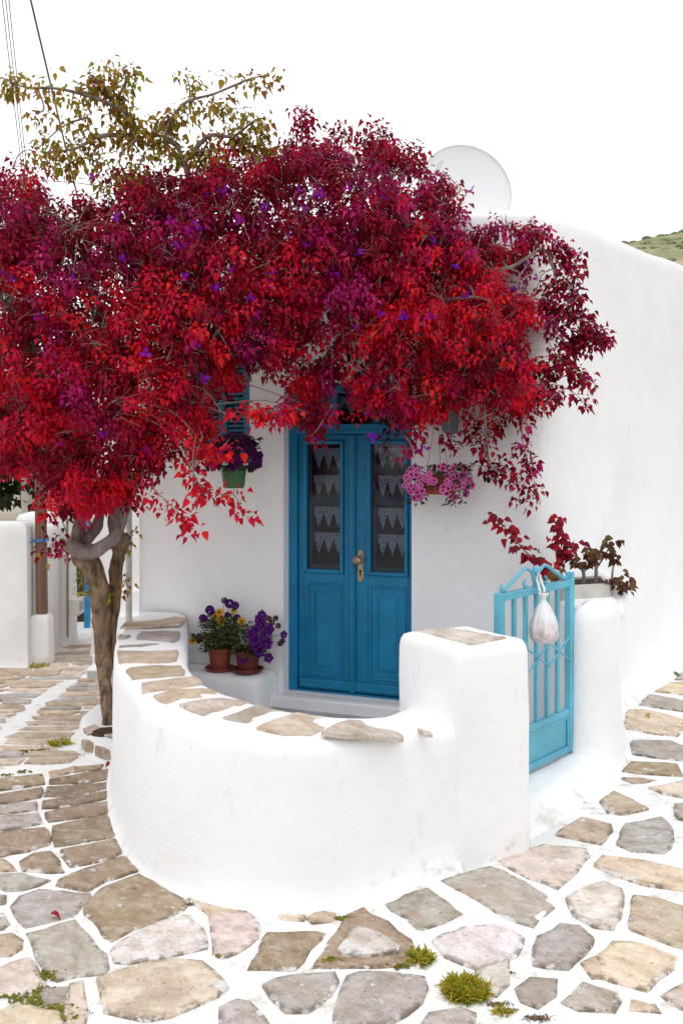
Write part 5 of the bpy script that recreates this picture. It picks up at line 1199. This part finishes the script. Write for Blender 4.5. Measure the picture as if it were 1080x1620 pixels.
pc = mb.build('hanging_cloth', M_pink); sol = pc.modifiers.new('thick', 'SOLIDIFY'); sol.thickness = .006; tag(pc, 'small pink cloth hanging beside the bright blue post', 'cloth')
mb = MB(); mb.box(pk.x - .12, pk.x + .05, 9.95, 10.0, -.03, 1.25); tag(mb.build('alley_opening_shade', plain('opening_shade_colour', (.06, .04, .03), .7, .2)), 'dark box painted as the shade in the doorway at the alley end behind the pink cloth', 'door')  # dark box, its colour stands for shade inside the opening

# wooden post on its pedestal
pp = pz(61, 1052); post = thing('wooden_post', 'weathered brown wooden post standing on a white plaster pedestal', 'post', pp)
x0, x1 = (46 - CX) / F * pp.y, (77 - CX) / F * pp.y
mb = rbox(MB(), [(x0, pp.y), (x1, pp.y), (x1, pp.y + .16), (x0, pp.y + .16)], -.02, .415, .02, .012, 4); mb.build('pedestal', M_white2, post, smooth=True)
mb = MB(); xa, xb = (53 - CX) / F * pp.y, (68.5 - CX) / F * pp.y
mb.hexa([(xa + .006, pp.y + .04, .41), (xb + .006, pp.y + .04, .41), (xb + .006, pp.y + .12, .41), (xa + .006, pp.y + .12, .41), (xa - .012, pp.y + .04, 2.6), (xb - .02, pp.y + .04, 2.6), (xb - .02, pp.y + .12, 2.6), (xa - .012, pp.y + .12, 2.6)]); mb.build('shaft', M_wood, post, bevel=.006)
mb = MB(); xm = (xa + xb) / 2; zt_ = EYE - (857 - HY) / F * pp.y
for dz in (0, .012): mb.tube([(xm + .062 * math.cos(a), pp.y + .08 + .06 * math.sin(a), zt_ + dz + .006 * math.cos(a)) for a in np.linspace(0, 6.28, 17)], .006, 5)
mb.tube([(xm - .05, pp.y + .02, zt_), (xm - .10, pp.y + .01, zt_ - .012)], .007, 5); mb.tube([(xm + .05, pp.y + .02, zt_), (xm + .085, pp.y + .01, zt_ + .012)], .006, 5)
mb.build('rope_tie', plain('blue_rope', (.08, .22, .5), .7, .2), post)
# dark tree behind the garden wall
dt = thing('dark_tree', 'dense dark green tree in shade behind the low garden wall', 'tree', (-4.3, 10.9, 0))
mb = MB(); mb.tube([(-4.3, 10.9, 0), (-4.25, 10.9, 1.0), (-4.35, 10.85, 2.1)], [.12, .1, .07], 9, wob=.3); mb.build('trunk', M_bark, dt, smooth=True)
n = 9000; th = rng.uniform(0, 2 * math.pi, n); u = rng.uniform(-1, 1, n); rr = rng.random(n) ** .45
cc = np.array([(-4.6, 10.8, 1.7), (-3.3, 10.6, 1.9), (-5.4, 11.0, 2.1), (-4.0, 10.9, 2.5), (-2.75, 10.8, 1.7)]); ci = rng.integers(0, 5, n)
P = cc[ci] + np.stack([np.sqrt(1 - u * u) * np.cos(th) * 1.0, np.sqrt(1 - u * u) * np.sin(th) * .6, u * .85], 1) * rr[:, None]
o = leaf_obj('crown', P, rng.normal(size=(n, 3)) + [0, -.5, -.6], rng.normal(size=(n, 3)) * .4 + [0, -.6, .6], rng.uniform(.07, .13, n), np.array([(.03, .045, .015), (.05, .055, .015), (.022, .03, .012)])[rng.integers(0, 3, n)], M_leaf, dt); o['kind'] = 'stuff'
# overhead cables
for i, (xa_, xb_, r, m, lab) in enumerate([(4, 33, .005, M_wire2, 'leftmost of the three thin green overhead cables at the top left'), (9.5, 37, .005, M_wire2, 'middle one of the three thin green overhead cables at the top left'), (14.5, 41, .005, M_wire2, 'third thin green overhead cable, the one nearest the thick black cable'), (49, 118, .011, M_wire, 'thick dark cable slanting down into the red foliage at top left')]):
    a, b = (pd(xa_, 0, 9.0), pd(xb_, 250 if i < 3 else 290, 11.0)); dv = b - a; mb = MB()
    mb.tube([a - dv * .6, a, a + dv * .5 + Vector((0, 0, -.01)), b, b + dv * .6], r, 6); tag(mb.build('overhead_cable', m, smooth=True), lab, 'cable', 'overhead cables')

# ------------------------------------------------------------------ grass, moss, fallen leaves
def tuft(p, n, r, h, cols, label):
    V, Fc = [], []; mb = MB()
    P, D, Nn, S, C = [], [], [], [], []
    for _ in range(n):
        a = random.uniform(0, 6.28); q = r * math.sqrt(random.random()); pp_ = p + Vector((q * math.cos(a), q * math.sin(a), .0))
        P.append(tuple(pp_)); D.append((math.cos(a) * q / r * .9 + random.gauss(0, .3), math.sin(a) * q / r * .9 + random.gauss(0, .3), random.uniform(.25, .9))); Nn.append((random.gauss(0, 1), random.gauss(0, 1), .1)); S.append(h * random.uniform(.5, 1.2)); c = random.choice(cols); C.append(c)
    o = leaf_obj('grass_tuft', P, D, Nn, S, C, M_blade, None, np.full(n, .08)); tag(o, label, 'grass tuft', 'grass tufts between the flagstones')
GR = [(.66, .62, .05), (.50, .56, .04), (.75, .62, .08), (.36, .42, .04), (.75, .58, .12)]
tuft(pz(735, 1570), 620, .062, .042, GR, 'largest yellow green grass tuft, by the bottom edge')
tuft(pz(664, 1519), 150, .035, .04, GR, 'small grass tuft at the tip of the brown flagstone below the wall')
tuft(pz(795, 1604), 50, .018, .03, GR, 'tiny grass tuft in the dirt joint right of the largest tuft')
tuft(pz(95, 1178), 90, .05, .05, GR, 'grass tuft among the alley stones left of the tree bed')
tuft(pz(63, 1056), 90, .06, .05, GR, 'grass tuft at the base of the white pedestal')
mo = MB()
for x, y, n, r in [(76,1545,26,.035),(52,1568,22,.035),(46,1583,26,.045),(92,1598,26,.04),(104,1612,20,.03),(525,1521,14,.02),(560,1475,8,.012),(350,1515,8,.012),(632,1531,10,.02),(5,1575,12,.03),(60,1186,22,.07),(40,1190,16,.06),(36,1222,8,.03),(3,1228,10,.04),(545,1455,14,.025)]:
    for _ in range(n * 3):
        q = pz(x, y) + Vector((random.gauss(0, r * .7), random.gauss(0, r * .35), .006)); blob(mo, q, random.uniform(.003, .007), .8, 6)
tag(mo.build('moss', M_moss, smooth=True), kind='stuff')
dm_ = MB()
for x, y, n, r in [(785,1590,40,.03),(800,1600,30,.03),(850,1612,40,.04),(760,1560,16,.02),(340,1440,26,.03),(300,1432,18,.02),(480,1445,20,.05),(120,1602,20,.04),(640,1548,10,.02),(805,1540,14,.012),(902,1192,10,.01)]:
    for _ in range(n * 5):
        q = pz(x, y) + Vector((random.gauss(0, r * .6), random.gauss(0, r * .22), .004)); blob(dm_, q, random.uniform(.001, .0034), .6, 5)
tag(dm_.build('dirt', plain('crumbly_dirt', (.14, .09, .05), .95, .1, .5, 80)), kind='stuff')
fm = single_leaf_meshes([(.45, .01, .06), (.5, .33, .02), (.1, .2, .03), (.3, .03, .03)])
for x, y, mi, s, lab in [(80,1455,0,.05,'crimson fallen leaf on the grey flagstone at lower left'),(1022,1135,1,.05,'yellow curled leaf on the pale slab right of the gate'),(1062,1070,2,.07,'green fallen leaf lying against the right hand wall'),(1070,1066,3,.06,'red fallen leaf beside the green one at the right'),(176,1213,3,.05,'red fallen leaf at the foot of the curved wall by the tree')]:
    p = pz(x, y) + Vector((0, 0, .02)); o = bpy.data.objects.new('fallen_leaf', fm[mi]); COL.objects.link(o); o.location = p; o.rotation_euler = (random.uniform(-.3, .3), random.uniform(-.3, .3), random.uniform(0, 6)); o.scale = (s, s, s); tag(o, lab, 'leaf', 'fallen leaves on the paving')
gr_ = thing('geranium', 'red geranium flower head leaning out beside the tree trunk', 'flower', pd(160, 1060, 6.3)); gr_.location.z = .0
mb = MB(); g0 = pd(160, 1036, 6.25); mb.tube([g0, g0 + Vector((.05, .02, -.15)), Vector((g0.x + .06, g0.y + .02, .0))], .004, 5); mb.build('stem', M_stem, gr_)
put_bloom(flower_mesh('ball', (.8, .02, .03), (.6, .01, .02)), g0, (-.5, -.8, .2), .02, gr_); put_bloom(flower_mesh('ball', (.8, .02, .03), (.6, .01, .02)), g0 + Vector((-.02, 0, -.03)), (-.5, -.8, .2), .018, gr_)
